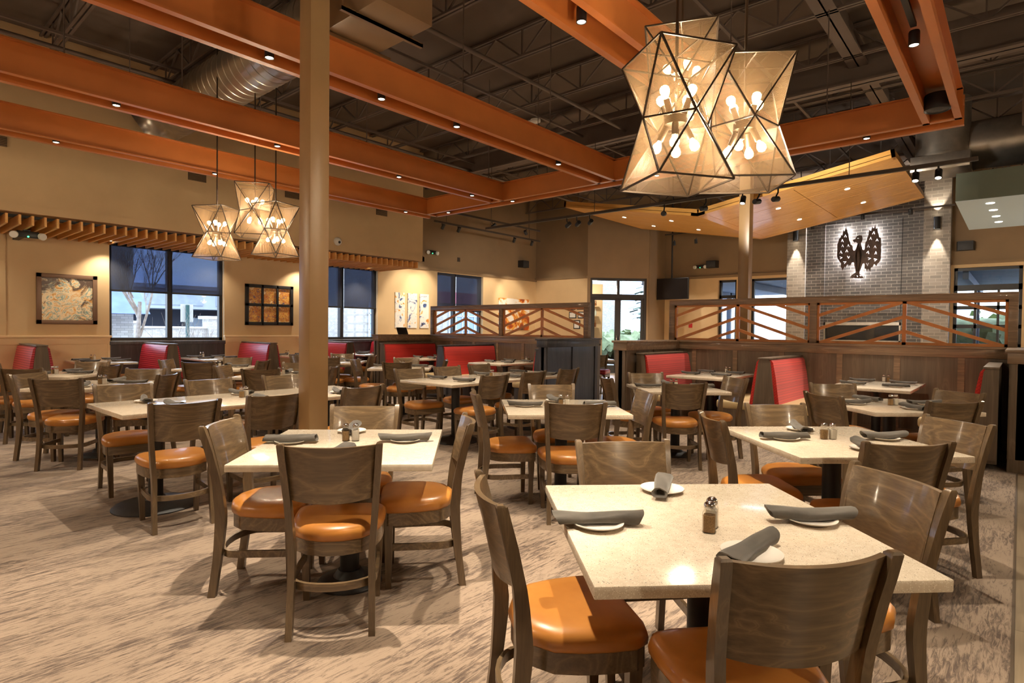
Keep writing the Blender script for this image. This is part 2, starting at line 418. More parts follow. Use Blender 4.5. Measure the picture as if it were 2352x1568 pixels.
# left wall (plane y = WL) with window openings
WIN = [(3.24, 5.27, 1.07, 2.88), (7.08, 9.12, 1.07, 2.88), (11.15, 13.02, 1.07, 2.96), (-0.75, 1.25, 1.07, 2.88)]
LEDGE = 3.02
def wall_with_holes(name, mat, x0, x1, z0, z1, holes, y0, y1):
    mb = MB(); xs = sorted(holes)
    cur = x0
    for (a, b, c, d) in xs:
        if a > cur: mb.box((cur, y0, z0), (a, y1, z1))
        if c > z0: mb.box((a, y0, z0), (b, y1, c))
        if d < z1: mb.box((a, y0, d), (b, y1, z1))
        cur = b
    if cur < x1: mb.box((cur, y0, z0), (x1, y1, z1))
    return struct(name, mb, mat)
wall_with_holes('wall_left', M['wall'], -5.5, 15.62, 0, LEDGE, [w for w in WIN], WL, WL+0.25)
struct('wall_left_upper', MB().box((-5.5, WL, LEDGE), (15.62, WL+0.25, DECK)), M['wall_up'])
struct('wall_left_bulkhead', MB().box((-5.5, SOF, 3.02), (9.33, WL, DECK)), M['wall'])
struct('trim_1', MB().box((-5.5, SOF-0.03, 2.985), (9.36, SOF+0.06, 3.10)).box((9.30, SOF-0.03, 2.985), (9.36, WL, 3.10)), M['wall'])
struct('trim_2', MB().box((9.33, WL-0.05, 2.985), (15.6, WL, 3.06)).box((15.55, 10.4, 3.02), (15.62, WL, 3.09)), M['wall_up'])
# pilaster strips and the recess at far left
struct('wall_left_pier', MB().box((-0.2+1.45, WL-0.02, 0), (1.45+0.35, WL, LEDGE)), M['wall'])
# wainscot: panels with rails between windows
def wainscot(name, x0, x1):
    mb = MB().box((x0, WL-0.025, 0.0), (x1, WL, 1.06))
    mb.box((x0-0.02, WL-0.075, 1.135), (x1+0.02, WL, 1.175), 0.006).box((x0, WL-0.045, 1.02), (x1, WL, 1.135), 0.004)
    n = max(1, round((x1-x0)/0.95)); w = (x1-x0)/n
    for i in range(n+1):
        xc = x0+i*w; mb.box((max(x0, xc-0.04), WL-0.04, 0.14), (min(x1, xc+0.04), WL-0.02, 1.02))
    mb.box((x0, WL-0.045, 0), (x1, WL-0.02, 0.16))
    return struct(name, mb, M['wainscot'])
for i, (a, b) in enumerate([(1.45, 3.24), (5.27, 7.08), (9.12, 11.15), (13.02, 15.6)]):
    wainscot('trim_%d' % (i+3), a, b)
for i, (a, b, c, d) in enumerate(WIN[:3]):
    struct('wall_left_apron.%03d' % (i+1), MB().box((a, WL-0.02, 0), (b, WL, 1.0)).box((a-0.01, WL-0.05, 1.0), (b+0.01, WL+0.02, 1.07), 0.006), M['daylit'])
# windows: frame, mullion, glass, shade
def window(n, a, b, c, d, blind, mull):
    fr = MB(); y = WL+0.10; w = 0.06
    fr.box((a, y, c), (a+w, y+0.1, d)).box((b-w, y, c), (b, y+0.1, d)).box((a, y, c), (b, y+0.1, c+w)).box((a, y, d-w), (b, y+0.1, d))
    for mx in mull: fr.box((mx-0.045, y-0.01, c), (mx+0.045, y+0.1, d))
    f = struct('window_%d' % n, fr, M['winframe'])
    g = MB().box((a+w, y+0.04, c+w), (b-w, y+0.046, d-w)).obj('window_pane', M['glass'], f)
    if blind:
        edges = [a] + list(mull) + [b]
        for i in range(len(edges)-1):
            s = thing('roller_shade', None, 'window shade')
            x0, x1 = edges[i]+0.03, edges[i+1]-0.03
            MB().box((x0, WL+0.045, blind), (x1, WL+0.048, d-0.006)).obj('shade_cloth', M['shade'], s)
            MB().box((x0, WL+0.035, blind-0.03), (x1, WL+0.058, blind+0.006), 0.004).obj('hem_bar', M['black'], s)
            yield s
LBS = {1: ['left sheer shade half lowered in the big left window', 'right sheer shade half lowered in the big left window'],
       2: ['left sheer shade in the window right of the tan column', 'right sheer shade in the window right of the tan column'],
       3: ['left sheer shade in the window behind the left lattice', 'right sheer shade in the window behind the left lattice']}
for n, w, bl, mu in ((1, WIN[0], 2.01, (4.27,)), (2, WIN[1], 1.87, (8.12,)), (3, WIN[2], 1.90, (11.9,)), (4, WIN[3], 2.01, (0.25,))):
    for k, s in enumerate(window(n, *w, bl, mu)):
        tag(s, LBS.get(n, ['left sheer shade beyond the left picture edge', 'right sheer shade beyond the left picture edge'])[k], group='roller shades on the left wall')
# B wall x = 15.6 from the left wall to the entrance, then the diagonal entrance wall, a jog, and the far right wall
struct('wall_entry_side', MB().box((15.6, 10.4, 0), (15.8, WL, 3.03)), M['wall'])
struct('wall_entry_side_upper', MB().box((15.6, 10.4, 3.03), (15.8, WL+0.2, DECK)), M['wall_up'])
def diag(u): # distance u along the diagonal wall from (15.6,10.4) towards (+x,-y)
    return (15.6+u*0.70711, 10.4-u*0.70711)
DL = 1.414*1.42
def diag_box(mb, u0, u1, z0, z1, t0=0.0, t1=0.2, bev=0.0):
    R = Matrix.Rotation(-PI/4, 4, 'Z'); T = Matrix.Translation((15.6, 10.4, 0))
    return mb.box((u0, t0, z0), (u1, t1, z1), bev, rot=T @ R)
struct('wall_entry', diag_box(diag_box(diag_box(MB(), 0, 0.10, 0, 3.03), 1.92, DL, 0, 3.03), 0, DL, 3.03, DECK), M['wall_up'])
dmb = MB()
for a, b, c, d in ((0.10, 0.17, 0, 3.03), (1.85, 1.92, 0, 3.03), (0.17, 1.85, 2.95, 3.03), (0.17, 1.85, 2.40, 2.52), (0.97, 1.05, 2.52, 2.95)):
    diag_box(dmb, a, b, c, d, 0.04, 0.14)
dfr = struct('door_1', dmb, M['winframe'])
g = diag_box(MB(), 0.17, 1.85, 2.52, 2.95, 0.08, 0.085).obj('transom_pane', M['glass'], dfr)
for k, (a, b) in enumerate(((0.17, 1.01), (1.01, 1.85))):
    lf = MB()
    for (p, q, c, d) in ((a, a+0.09, 0, 2.40), (b-0.09, b, 0, 2.40), (a, b, 0, 0.25), (a, b, 2.33, 2.40)):
        diag_box(lf, p, q, c, d, 0.06, 0.12)
    leaf = lf.obj('door_leaf', M['winframe'], dfr)
    diag_box(MB(), a+0.09, b-0.09, 0.25, 2.33, 0.085, 0.09).obj('door_pane', M['glass'], leaf)
    hx = b-0.05 if k == 0 else a+0.05
    diag_box(MB(), hx-0.012, hx+0.012, 0.9, 1.2, 0.0, 0.05, 0.004).obj('door_handle', M['chrome'], leaf)
jx, jy = diag(DL)
struct('wall_jog', MB().box((jx-0.02, jy, 0), (XR, jy+0.2, DECK)), M['wall_up'])
# far right wall x = XR with windows
RW = [(6.61, 7.18, 0.3, 2.97), (5.11, 6.18, 0.9, 2.97), (-0.02, 1.27, 0.5, 3.0), (-2.6, -0.10, 0.5, 3.0)]
mb = MB(); cur = jy+0.2
for (a, b, c, d) in sorted(RW, reverse=True):
    mb.box((XR, b, 0), (XR+0.25, cur, 3.08)); mb.box((XR, a, 0), (XR+0.25, b, c)); mb.box((XR, a, d), (XR+0.25, b, 3.08)); cur = a
mb.box((XR, -9, 0), (XR+0.25, cur, 3.08))
struct('wall_right', mb, M['wall'])
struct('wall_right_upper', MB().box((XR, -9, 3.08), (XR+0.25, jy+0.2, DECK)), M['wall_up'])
struct('trim_7', MB().box((XR-0.05, 5.05, 3.05), (XR, jy, 3.12)).box((XR-0.05, -8.9, 3.08), (XR, 1.3, 3.14)), M['wall_up'])
for i, (a, b, c, d) in enumerate(RW):
    x = XR+0.1; f = MB(); w = 0.07
    f.box((x, a, c), (x+0.1, a+w, d)).box((x, b-w, c), (x+0.1, b, d)).box((x, a, c), (x+0.1, b, c+w)).box((x, a, d-w), (x+0.1, b, d))
    if i == 0: f.box((x, a, 2.4), (x+0.1, b, 2.5))
    if i >= 2:
        f.box((x, a, 2.44), (x+0.1, b, 2.58))
        for zz in (1.98, 1.52, 1.06): f.box((x, a, zz), (x+0.1, b, zz+0.09))
        for k in (1, 2): f.box((x, a+(b-a)*k/3-0.025, c), (x+0.1, a+(b-a)*k/3+0.025, 2.44))
    fo = struct('window_%d' % (i+5), f, M['winframe'])
    MB().box((x+0.04, a+w, c+w), (x+0.046, b-w, d-w)).obj('window_pane', M['glass'], fo)
# closing walls out of the picture (behind and right of the camera)
struct('wall_back', MB().box((-5.6, -9, 0), (-5.4, WL+0.2, DECK)), M['wall'])
struct('wall_side', MB().box((-5.6, -9.2, 0), (XR+0.3, -9.0, DECK)), M['wall'])

# fireplace breast of grey brick with pilasters and lit panel
bx = XR-0.22
mb = MB().box((bx, 1.88, 0), (XR, 2.32, DECK)).box((bx, 4.12, 0), (XR, 4.59, DECK)).box((bx, 2.32, 4.33), (XR, 4.12, DECK))
mb.box((bx+0.06, 2.32, 1.66), (XR, 3.60, 4.33)).box((bx+0.06, 3.60, 1.66), (XR, 4.12, 4.33))
mb.box((bx+0.06, 2.32, 0), (XR, 4.12, 1.12))
struct('wall_fireplace', mb, M['brick'])
struct('wall_fireplace_panel', MB().box((bx+0.02, 2.34, 1.9), (bx+0.06, 3.60, 4.32)), M['brick'])
mb = MB()
for y0, y1 in ((1.33, 1.88), (4.59, 5.07)): mb.box((bx-0.10, y0, 0), (XR, y1, DECK))
struct('wall_fireplace_pilasters', mb, M['brick_light'])
fp = thing('fireplace_insert', 'long glass fronted fireplace insert set into the grey brick breast', 'fireplace', (bx, 3.22, 1.12))
MB().box((0.02, -0.895, 0.002), (0.2, 0.895, 0.06)).box((0.02, -0.895, 0.46), (0.2, 0.895, 0.538)).box((0.02, -0.895, 0), (0.2, -0.86, 0.54)).box((0.02, 0.86, 0), (0.2, 0.895, 0.54)).obj('metal_surround', M['steel'], fp)
MB().box((0.17, -0.86, 0.06), (0.2, 0.86, 0.46)).obj('firebox_back', M['screen'], fp)
MB().box((0.06, -0.86, 0.06), (0.066, 0.86, 0.46)).obj('glass_front', M['glass'], fp)
# ---------------------------------------------------------------- chairs
def d_outline(s=1.0, n=7):
    """D-shaped seat outline, front at +y, rounded rear"""
    pts = [(-0.216, 0.160), (-0.196, 0.194), (-0.14, 0.207), (0.14, 0.207), (0.196, 0.194), (0.216, 0.160), (0.216, 0.08), (0.208, 0.0)]
    for k in range(n+1):
        a = k*PI/n; pts.append((0.202*math.cos(a), -0.03-0.165*math.sin(a)))
    pts += [(-0.208, 0.0), (-0.216, 0.08)]
    return [(x*s, (y-0.02)*s+0.02) for x, y in pts]
def rear_y(z):
    P = [(0.0, -0.235), (0.2, -0.208), (0.42, -0.19), (0.6, -0.205), (0.75, -0.238), (0.885, -0.275)]
    for (a, b), (c, d) in zip(P, P[1:]):
        if z <= c: return b+(d-b)*(z-a)/(c-a)
    return P[-1][1]
def rear_x(z): return 0.172+0.036*max(0, z-0.35)/0.52 + 0.006*max(0, 0.35-z)/0.35
def make_chair(label, group):
    t = thing('dining_chair', label, 'chair', group=group)
    mb = MB()
    mb.rings([[(x, y, z) for x, y in d_outline(s)] for z, s in ((0.408, 0.955), (0.420, 1.0), (0.440, 1.012), (0.458, 0.99), (0.471, 0.93), (0.479, 0.82), (0.484, 0.55))])
    mb.obj('seat', M['leather'], t, sharp=0)
    mb = MB(); o = d_outline(0.965); i = d_outline(0.87)
    mb.rings([[(x, y, 0.345) for x, y in i], [(x, y, 0.345) for x, y in o], [(x, y, 0.410) for x, y in o], [(x, y, 0.410) for x, y in i]], cap0=False, cap1=False)
    mb.rings([[(x, y, 0.40) for x, y in i], [(x, y, 0.41) for x, y in i]], cap0=True, cap1=False)
    mb.obj('seat_frame', M['seatwood'], t, 30)
    for s in (-1, 1):                                   # tapered front legs
        mb = MB(); R = []
        for z, w in ((0.0, 0.015), (0.345, 0.021), (0.412, 0.021)):
            cx, cy = s*(0.182-0.010*(z < 0.1)), 0.155
            R.append([(cx-w, cy-w, z), (cx+w, cy-w, z), (cx+w, cy+w, z), (cx-w, cy+w, z)])
        mb.rings(R, smooth=False); mb.obj('leg', M['legwood'], t, 30)
    for s in (-1, 1):                                   # rear legs run up as the back posts
        mb = MB(); R = []
        for k in range(15):
            z = 0.872*k/14; yy = rear_y(z); xx = s*rear_x(z); d = 0.019+0.007*math.exp(-((z-0.42)/0.16)**2)
            if z > 0.8: d -= 0.004*(z-0.8)/0.07
            w = 0.0145
            R.append([(xx-w, yy-d, z), (xx+w, yy-d, z), (xx+w, yy+d, z), (xx-w, yy+d, z)])
        z = 0.879; yy = rear_y(z); xx = s*rear_x(z); R.append([(xx-0.010, yy-0.010, z), (xx+0.010, yy-0.010, z), (xx+0.010, yy+0.008, z), (xx-0.010, yy+0.008, z)])
        mb.rings(R, smooth=True); mb.obj('leg', M['legwood'], t, 35)
    # curved back panel between the posts
    mb = MB(); N = 16; H = 6
    def pt(u, v, off):
        x = u*(rear_x(0.74)-0.008); sag = 0.048*(1-u*u)
        z0 = 0.618-0.018*(1-u*u); z1 = 0.866-0.004*(1-u*u); z = z0+(z1-z0)*v
        return (x*(0.985+0.03*v), rear_y(z)-sag+off+0.012, z)
    loops = []
    for iu in range(N+1):
        u = -1+2*iu/N
        loops.append([pt(u, v/H, -0.0095) for v in range(H+1)]+[pt(u, v/H, 0.0095) for v in range(H, -1, -1)])
    mb.rings(loops); mb.obj('backrest', M['seatwood'], t, 40)
    # bent hoop stretcher
    path = []
    for (x, y) in ((-0.178, 0.15), (-0.184, 0.05), (-0.186, -0.10)): path.append((x, y))
    for k in range(1, 10):
        a = PI-k*PI/10; path.append((0.188*math.cos(a), -0.115-0.115*math.sin(a)))
    path += [(0.186, -0.10), (0.184, 0.05), (0.178, 0.15)]
    mb = MB(); L = []
    for k, (x, y) in enumerate(path):
        a = path[max(0, k-1)]; b = path[min(len(path)-1, k+1)]; dx, dy = b[0]-a[0], b[1]-a[1]; l = math.hypot(dx, dy); nx, ny = -dy/l*0.008, dx/l*0.008
        L.append([(x+nx, y+ny, 0.205), (x-nx, y-ny, 0.205), (x-nx, y-ny, 0.240), (x+nx, y+ny, 0.240)])
    mb.rings(L); mb.obj('stretcher', M['seatwood'], t, 35)
    for c in t.children: c.data.transform(Matrix.Diagonal((1.0, 1.0, 0.993, 1.0)))
    return t

# ---------------------------------------------------------------- tables
ZT = 0.745
def make_top(parent, sx, sy, th=0.034):
    MB().box((-sx/2, -sy/2, ZT-th), (sx/2, sy/2, ZT), 0.004).obj('tabletop', M['quartz'], parent, 30)
def make_base(parent, x, y, r=0.27, col=0.05):
    mb = MB(); mb.lathe([(0, 0.0), (r, 0.0), (r, 0.008), (r*0.93, 0.022), (r*0.5, 0.04), (0.075, 0.055), (col+0.01, 0.075), (0, 0.075)], 40, (x, y, 0))
    mb.obj('base', M['black_tex'], parent)
    mb = MB(); mb.lathe([(col, 0.06), (col, 0.70), (0.075, 0.715), (0.075, 0.727), (0, 0.727)], 24, (x, y, 0))
    for a in range(4):
        c, s = math.cos(a*PI/2+PI/4), math.sin(a*PI/2+PI/4)
        mb.bar((x+c*0.04, y+s*0.04, 0.66), (x+c*0.26, y+s*0.26, 0.715), 0.03, 0.02)
    mb.obj('column', M['black'], parent)
def diamond_table(x, y, label, s=0.914, rz=PI/4):
    t = thing('dining_table', label, 'table', (x, y, 0), rz, 'quartz topped dining tables')
    make_top(t, s, s); make_base(t, 0, 0, 0.17); return t
# ---------------------------------------------------------------- place settings
def plate_mesh():
    mb = MB(); mb.lathe([(0, 0.0), (0.052, 0.0), (0.056, 0.002), (0.080, 0.012), (0.0835, 0.014), (0.0835, 0.0165), (0.078, 0.0155), (0.055, 0.007), (0, 0.006)], 40); return mb
def napkin_mesh(v):
    """a rolled cloth napkin lying on a plate, long axis x; v selects the fold"""
    rnd = random.Random(v); mb = MB(); L = 0.136; N = 18; K = 20; loops = []
    for i in range(N+1):
        u = -1+2*i/N; x = u*L
        w = 0.030+0.004*math.sin(2.2*u+v)+0.003*(abs(u)**3); h = 0.017+0.002*math.cos(3*u+v*1.7)
        if v == 2: w *= 0.82+0.35*max(0, -u); h *= 0.85+0.25*max(0, u)
        zc = 0.022+0.004*u*u*(1 if v != 1 else 2.2); yc = 0.006*math.sin(1.6*u+v)*(1.8 if v == 2 else 1)
        l = []
        for k in range(K):
            a = 2*PI*k/K; ca, sa = math.cos(a), math.sin(a)
            yy = w*math.copysign(abs(ca)**0.75, ca); zz = h*math.copysign(abs(sa)**0.8, sa)
            if 3 <= k <= 5: zz += 0.0035                       # overlapping hem
            zz += 0.0015*math.sin(5*u+k*1.3+v)
            sh = 0.012*sa*u*(1 if v != 0 else -0.5)
            l.append((x+sh, yc+yy, max(0.0068, zc+zz)))
        loops.append(l)
    # tucked-in open ends
    def inset(l, dx, s):
        cy = sum(p[1] for p in l)/len(l); cz = sum(p[2] for p in l)/len(l)
        return [(p[0]+dx, cy+(p[1]-cy)*s, cz+(p[2]-cz)*s) for p in l]
    loops = [inset(loops[0], 0.03, 0.45), inset(loops[0], 0.004, 0.72)]+loops+[inset(loops[-1], -0.004, 0.72), inset(loops[-1], -0.03, 0.45)]
    mb.rings(loops); return mb
PLATE = plate_mesh().obj('side_plate', M['ceramic'])
NAPS = [napkin_mesh(v).obj('rolled_napkin', M['napkin'], sharp=60) for v in range(3)]
USED = set()
def take(src):
    if src not in USED:
        USED.add(src); return src
    o = src.copy(); COL.objects.link(o); return o
nset = 0
def setting(x, y, rz, where, z=None):
    global nset
    z = ZT if z is None else z
    p = take(PLATE); p.location = (x, y, z); tag(p, 'white side plate, '+where, 'plate', 'side plates set on the tables')
    n = take(NAPS[nset % 3]); n.location = (x, y, z+0.001); n.rotation_euler = (0, 0, rz); tag(n, 'rolled charcoal napkin, '+where, 'napkin', 'rolled napkins on the plates')
    nset += 1
def make_shaker(kind):
    t = thing('pepper_shaker' if kind else 'salt_shaker', '', 'shaker')
    def sq(w, z, r=0.25):
        l = []
        for k in range(16):
            a = 2*PI*k/16+PI/16; c, s = math.cos(a), math.sin(a); m = max(abs(c), abs(s)); q = 1/(m*(1-r)+r)
            l.append((w*c*q, w*s*q, z))
        return l
    MB().rings([sq(0.019, 0.0), sq(0.0205, 0.003), sq(0.0205, 0.062), sq(0.015, 0.074, 0.9), sq(0.0145, 0.079, 1)]).obj('jar', M['jarglass'], t)
    MB().rings([sq(0.0175, 0.004), sq(0.0178, 0.055 if kind else 0.06)]).obj('filling', M['pepper'] if kind else M['salt'], t)
    MB().lathe([(0.0165, 0.076), (0.0175, 0.078), (0.0175, 0.087), (0.0155, 0.092), (0.010, 0.097), (0, 0.0985)], 20).obj('lid', M['chrome'], t)
    return t
M['pepper'] = painted('ground_pepper', s2l((140,112,76)), 0.9, 0.3, 300)
M['salt'] = painted('table_salt', s2l((226,220,210)), 0.9, 0.05, 300)
SHK = [make_shaker(0), make_shaker(1)]
def shakers(x, y, where, ang=0.0, gap=0.026):
    for k in (0, 1):
        d = gap*(1 if k == 0 else -1); loc = (x+d*math.cos(ang), y+d*math.sin(ang), ZT)
        lb = ('salt' if k == 0 else 'pepper')+' shaker on '+where
        g = 'salt shakers' if k == 0 else 'pepper shakers'
        if SHK[k] not in USED:
            USED.add(SHK[k]); s = SHK[k]; s.location = loc; s.rotation_euler = (0, 0, ang); s['label'] = lb; s['group'] = g
        else: dup(SHK[k], loc, ang, lb, g)

# phrases that name each table in the labels
TP = {
 'T1': 'the foremost table', 'T2': 'the table before the tan column', 'T3': 'the middle table of the room', 'T4': 'the second table on the right',
 'R4': 'the third table on the right', 'R3': 'the table by the right partition wing', 'T5': 'the long table behind the tan column',
 'T6': 'the table behind the long left one', 'T7': 'the table below the large framed painting', 'T8': 'the long table before the slate panel',
 'T9': 'the table before the left red booth', 'T10': 'the far table right of the column', 'T11': 'the table below the big left window',
 'T12': 'the table below the six-panel artwork', 'T0': 'the table at the left picture edge',
 'W1': 'the booth table under the framed painting', 'W2': 'the booth table under the big window', 'W3': 'the booth table under the six-panel artwork', 'W4': 'the booth table under the second window',
 'L1': "the left partition's farther booth table", 'L2': "the left partition's nearer booth table", 'R1': "the right partition's farther booth table", 'R2': "the right partition's nearer booth table",
 'D1': 'the table between the two partitions'}
TL = {k: 'speckled quartz '+v[4:] if v.startswith('the ') else v for k, v in TP.items()}
S = 0.32
def four(x, y, key, jit=True, ro=0.0, shk=True, skip=()):
    rnd = random.Random(key)
    for nm, dx, dy in (('near', -1, -1), ('far', 1, 1), ('left', -1, 1), ('right', 1, -1)):
        if nm in skip: continue
        a = math.atan2(dy, dx)+rnd.uniform(-0.22, 0.22)
        setting(x+dx*0.215+rnd.uniform(-.02, .02), y+dy*0.215+rnd.uniform(-.02, .02), a, '%s side of %s' % (nm, TP[key]))
    if shk: shakers(x+rnd.uniform(-.03, .03), y+rnd.uniform(-.03, .03), TP[key], -PI/4+rnd.uniform(-.3, .3))
DT = {'T1': (1.825, 0.755), 'T2': (1.755, 2.635), 'T3': (3.78, 2.75), 'T4': (3.735, 0.80), 'R4': (5.90, 0.83), 'R3': (5.92, 2.79),
      'T6': (1.79, 7.20), 'T7': (1.78, 9.06), 'T9': (5.88, 7.42), 'T10': (5.88, 9.28), 'T11': (3.75, 9.08), 'T12': (3.76, 7.22), 'T0': (-0.15, 8.95)}
DT = {k: ((x*1.028, y*1.028) if k in ('T1', 'T2', 'T3', 'T4', 'R3', 'R4') else (x*1.01, y*1.01)) for k, (x, y) in DT.items()}
for k, (x, y) in DT.items():
    diamond_table(x, y, TL[k], 0.938 if k != 'R3' else 0.88)
    if k not in ('T1', 'T2'): four(x, y, k)
# measured settings of the two nearest tables
for nm, x, y, a in (('left', 1.555, 0.985, -PI/4+0.02), ('far', 2.06, 1.02, 0.35), ('right', 2.06, 0.50, -PI/4-0.1), ('near', 1.63, 0.54, -0.05)):
    setting(x*1.028, y*1.028, a, '%s side of %s' % (nm, TP['T1']))
shakers(1.814, 0.73, TP['T1'], 0.25)
for nm, x, y, a in (('left', 1.56, 2.89, -PI/4), ('far', 1.96, 2.93, 0.75), ('right', 2.0, 2.49, -PI/4+0.1), ('near', 1.56, 2.44, 0.55)):
    setting(x*1.028, y*1.028, a, '%s side of %s' % (nm, TP['T2']))
shakers(1.86, 2.79, TP['T2'], -0.75)
def long_table(x0, x1, y0, y1, key, bases):
    cx, cy = (x0+x1)/2, (y0+y1)/2
    t = thing('dining_table', TL[key], 'table', (cx, cy, 0), 0, 'quartz topped dining tables')
    make_top(t, x1-x0, y1-y0)
    for b in bases: make_base(t, b[0]-cx, b[1]-cy, 0.29)
    rnd = random.Random(key)
    for i, nm in enumerate(('left', 'middle', 'right')):
        xx = x0+(x1-x0)*(i+0.5)/3
        setting(xx+rnd.uniform(-.04, .04), y0+0.2, PI/2+rnd.uniform(-.3, .3), 'near %s place of %s' % (nm, TP[key]))
        setting(xx+rnd.uniform(-.04, .04), y1-0.2, PI/2+rnd.uniform(-.3, .3), 'far %s place of %s' % (nm, TP[key]))
    shakers(cx-0.05, cy+0.02, TP[key], 0.4)
long_table(1.29, 3.50, 4.70, 5.58, 'T5', ((1.58, 4.95), (3.1, 5.1)))
long_table(4.46, 6.88, 4.74, 5.66, 'T8', ((4.95, 5.2), (6.35, 5.2)))

CH = []   # (mid of the back top x, y, facing deg, where)
def around(key, *rows):
    for side, mx, my, f in rows: CH.append((mx, my, f, side, key))
around('T1', ('near', 1.48, 0.38, 48), ('left', 1.40, 1.26, -37), ('right', 2.50, 0.32, 140), ('far', 2.38, 1.38, -132))
around('T2', ('near', 1.43, 2.29, 50), ('left', 1.37, 3.20, -46), ('right', 2.31, 2.38, 140), ('far', 2.24, 3.21, -134))
around('T3', ('near', 3.40, 2.35, 45), ('left', 3.41, 3.26, -40), ('right', 4.38, 2.35, 138), ('far', 4.29, 3.21, -132))
around('T4', ('near', 3.30, 0.39, 44), ('left', 3.54, 1.30, -50), ('right', 4.37, 0.27, 142), ('far', 4.38, 1.31, -134))
around('R4', ('left', 5.37, 1.23, -38), ('near', 5.55, 0.36, 45), ('right', 6.48, 0.47, 148), ('far', 6.50, 1.37, -145))
around('R3', ('near', 5.46, 2.48, 40), ('far', 6.35, 3.33, -130), ('right', 6.46, 2.46, 143), ('left', 5.49, 3.40, -42))
around('T6', ('near', 1.33, 6.78, 52), ('left', 1.36, 7.63, -52), ('far', 2.30, 7.67, -132), ('right', 2.23, 6.83, 134))
around('T7', ('near', 1.36, 8.58, 52), ('far', 2.20, 9.49, -134), ('right', 2.24, 8.66, 135), ('left', 1.27, 9.48, -45))
around('T9', ('near', 5.44, 6.98, 42), ('far', 6.31, 7.84, -130), ('right', 6.38, 7.03, 133), ('left', 5.40, 8.00, -50))
around('T10', ('left', 5.42, 9.70, -45), ('right', 6.28, 8.80, 128), ('far', 6.36, 9.86, -130), ('near', 5.40, 8.82, 46))
around('T11', ('left', 3.27, 9.54, -42), ('near', 3.30, 8.67, 50), ('far', 4.19, 9.52, -130), ('right', 4.20, 8.58, 130))
around('T12', ('near', 3.32, 6.85, 50), ('left', 3.33, 7.68, -48), ('far', 4.22, 7.66, -132), ('right', 4.22, 6.78, 134))
around('T0', ('far', 0.38, 9.40, -132), ('right', 0.36, 8.52, 134))
around('T5', ('near left', 1.53, 4.22, 84), ('near middle', 2.17, 4.23, 88), ('near right', 3.00, 4.30, 95), ('far left', 1.62, 5.86, -94), ('far middle', 2.33, 5.88, -87), ('far right', 3.08, 5.90, -86))
around('T8', ('near left', 4.80, 4.40, 89), ('near middle', 5.52, 4.42, 90), ('near right', 6.30, 4.46, 91), ('far left', 4.73, 5.82, -95), ('far middle', 5.40, 5.85, -96), ('far right', 6.05, 5.88, -89))
around('D1', ('far', 11.25, 7.55, -135), ('near', 10.35, 6.62, 45))
proto = None
G = 'walnut dining chairs with orange seats'

for mx, my, f, side, key in CH:
    lb = 'orange-seated wooden chair, %s side of %s' % (side, TP[key])
    a = math.radians(f); mx, my = mx*0.996, my*0.996
    if key in DT:                                   # keep each seat clear of its neighbours under the table
        d = (DT[key][0]-mx)*math.cos(a)+(DT[key][1]-my)*math.sin(a); s_ = min(max(0.0, 0.71-d), 0.04 if key in ('T1', 'T2') else 0.13)
        mx -= s_*math.cos(a); my -= s_*math.sin(a)
    loc = (mx+math.cos(a)*0.272, my+math.sin(a)*0.272, 0); rz = a-PI/2
    if proto is None:
        proto = make_chair(lb, G); proto.location = loc; proto.rotation_euler = (0, 0, rz)
    else: dup(proto, loc, rz, lb, G)

# ---------------------------------------------------------------- booths
def booth_back(x, y, ang, length, double, label, redmat, panelmat, group, legs=False):
    """back of a booth: local x along its thickness, y along its length (end panel at y=0), red faces at -x (and +x)"""
    t = thing('booth_bench', label, 'booth', (x, y, 0), ang, group)
    top = 1.03; 
    pr = [(-0.05, top), (-0.07, top-0.03), (-0.17, 0.10), (0.17 if double else 0.05, 0.10), (0.07 if double else 0.05, top-0.03), (0.05, top)]
    mb = MB(); mb.prism(pr, 0, 0.035, T=lambda u, v, w: (u, w, v)); mb.prism([(-0.05, 0.06), (0.05, 0.06), (0.05, top), (-0.05, top)], 0.035, length, T=lambda u, v, w: (u, w, v))
    mb.box((-0.075, -0.012, top-0.005), (0.075 if double else 0.055, length, top+0.018), 0.004)
    mb.obj('frame', panelmat, t)
    sides = (-1, 1) if double else (-1,)
    for s in sides:
        mb = MB(); P = [(0.045, 1.015), (0.075, 1.02), (0.10, 0.99), (0.135, 0.80), (0.175, 0.50), (0.185, 0.42), (0.06, 0.42)]
        mb.prism([(s*u, v) for u, v in P], 0.03, length-0.01, T=lambda u, v, w: (u, w, v)); mb.obj('backrest', redmat, t, 50)
        mb = MB(); mb.box((min(s*0.12, s*0.62), 0.03, 0.36), (max(s*0.12, s*0.62), length-0.01, 0.47), 0.03).obj('seat_cushion', M['tanvinyl'] if redmat is M['redfab'] else M['leather'], t, 50)
        mb = MB(); mb.box((min(s*0.10, s*0.58), 0.05, 0.06), (max(s*0.10, s*0.58), length-0.01, 0.36), 0.0).obj('plinth', panelmat, t)
    return t
GB = 'red backed booth benches'
for i, (x, dbl) in enumerate(((2.03, True), (3.85, True), (5.68, True), (7.45, True), (9.0, True))):
    lb = ['leftmost pink-red booth below the framed painting', 'pink-red double booth under the big left window', 'pink-red double booth under the six-panel artwork', 'pink-red double booth just right of the tan column', 'pink-red booth glimpsed behind the left partition wing'][i]
    booth_back(x, 11.2, 0, 1.27, dbl, lb, M['redvinyl'], M['partwood'], GB)
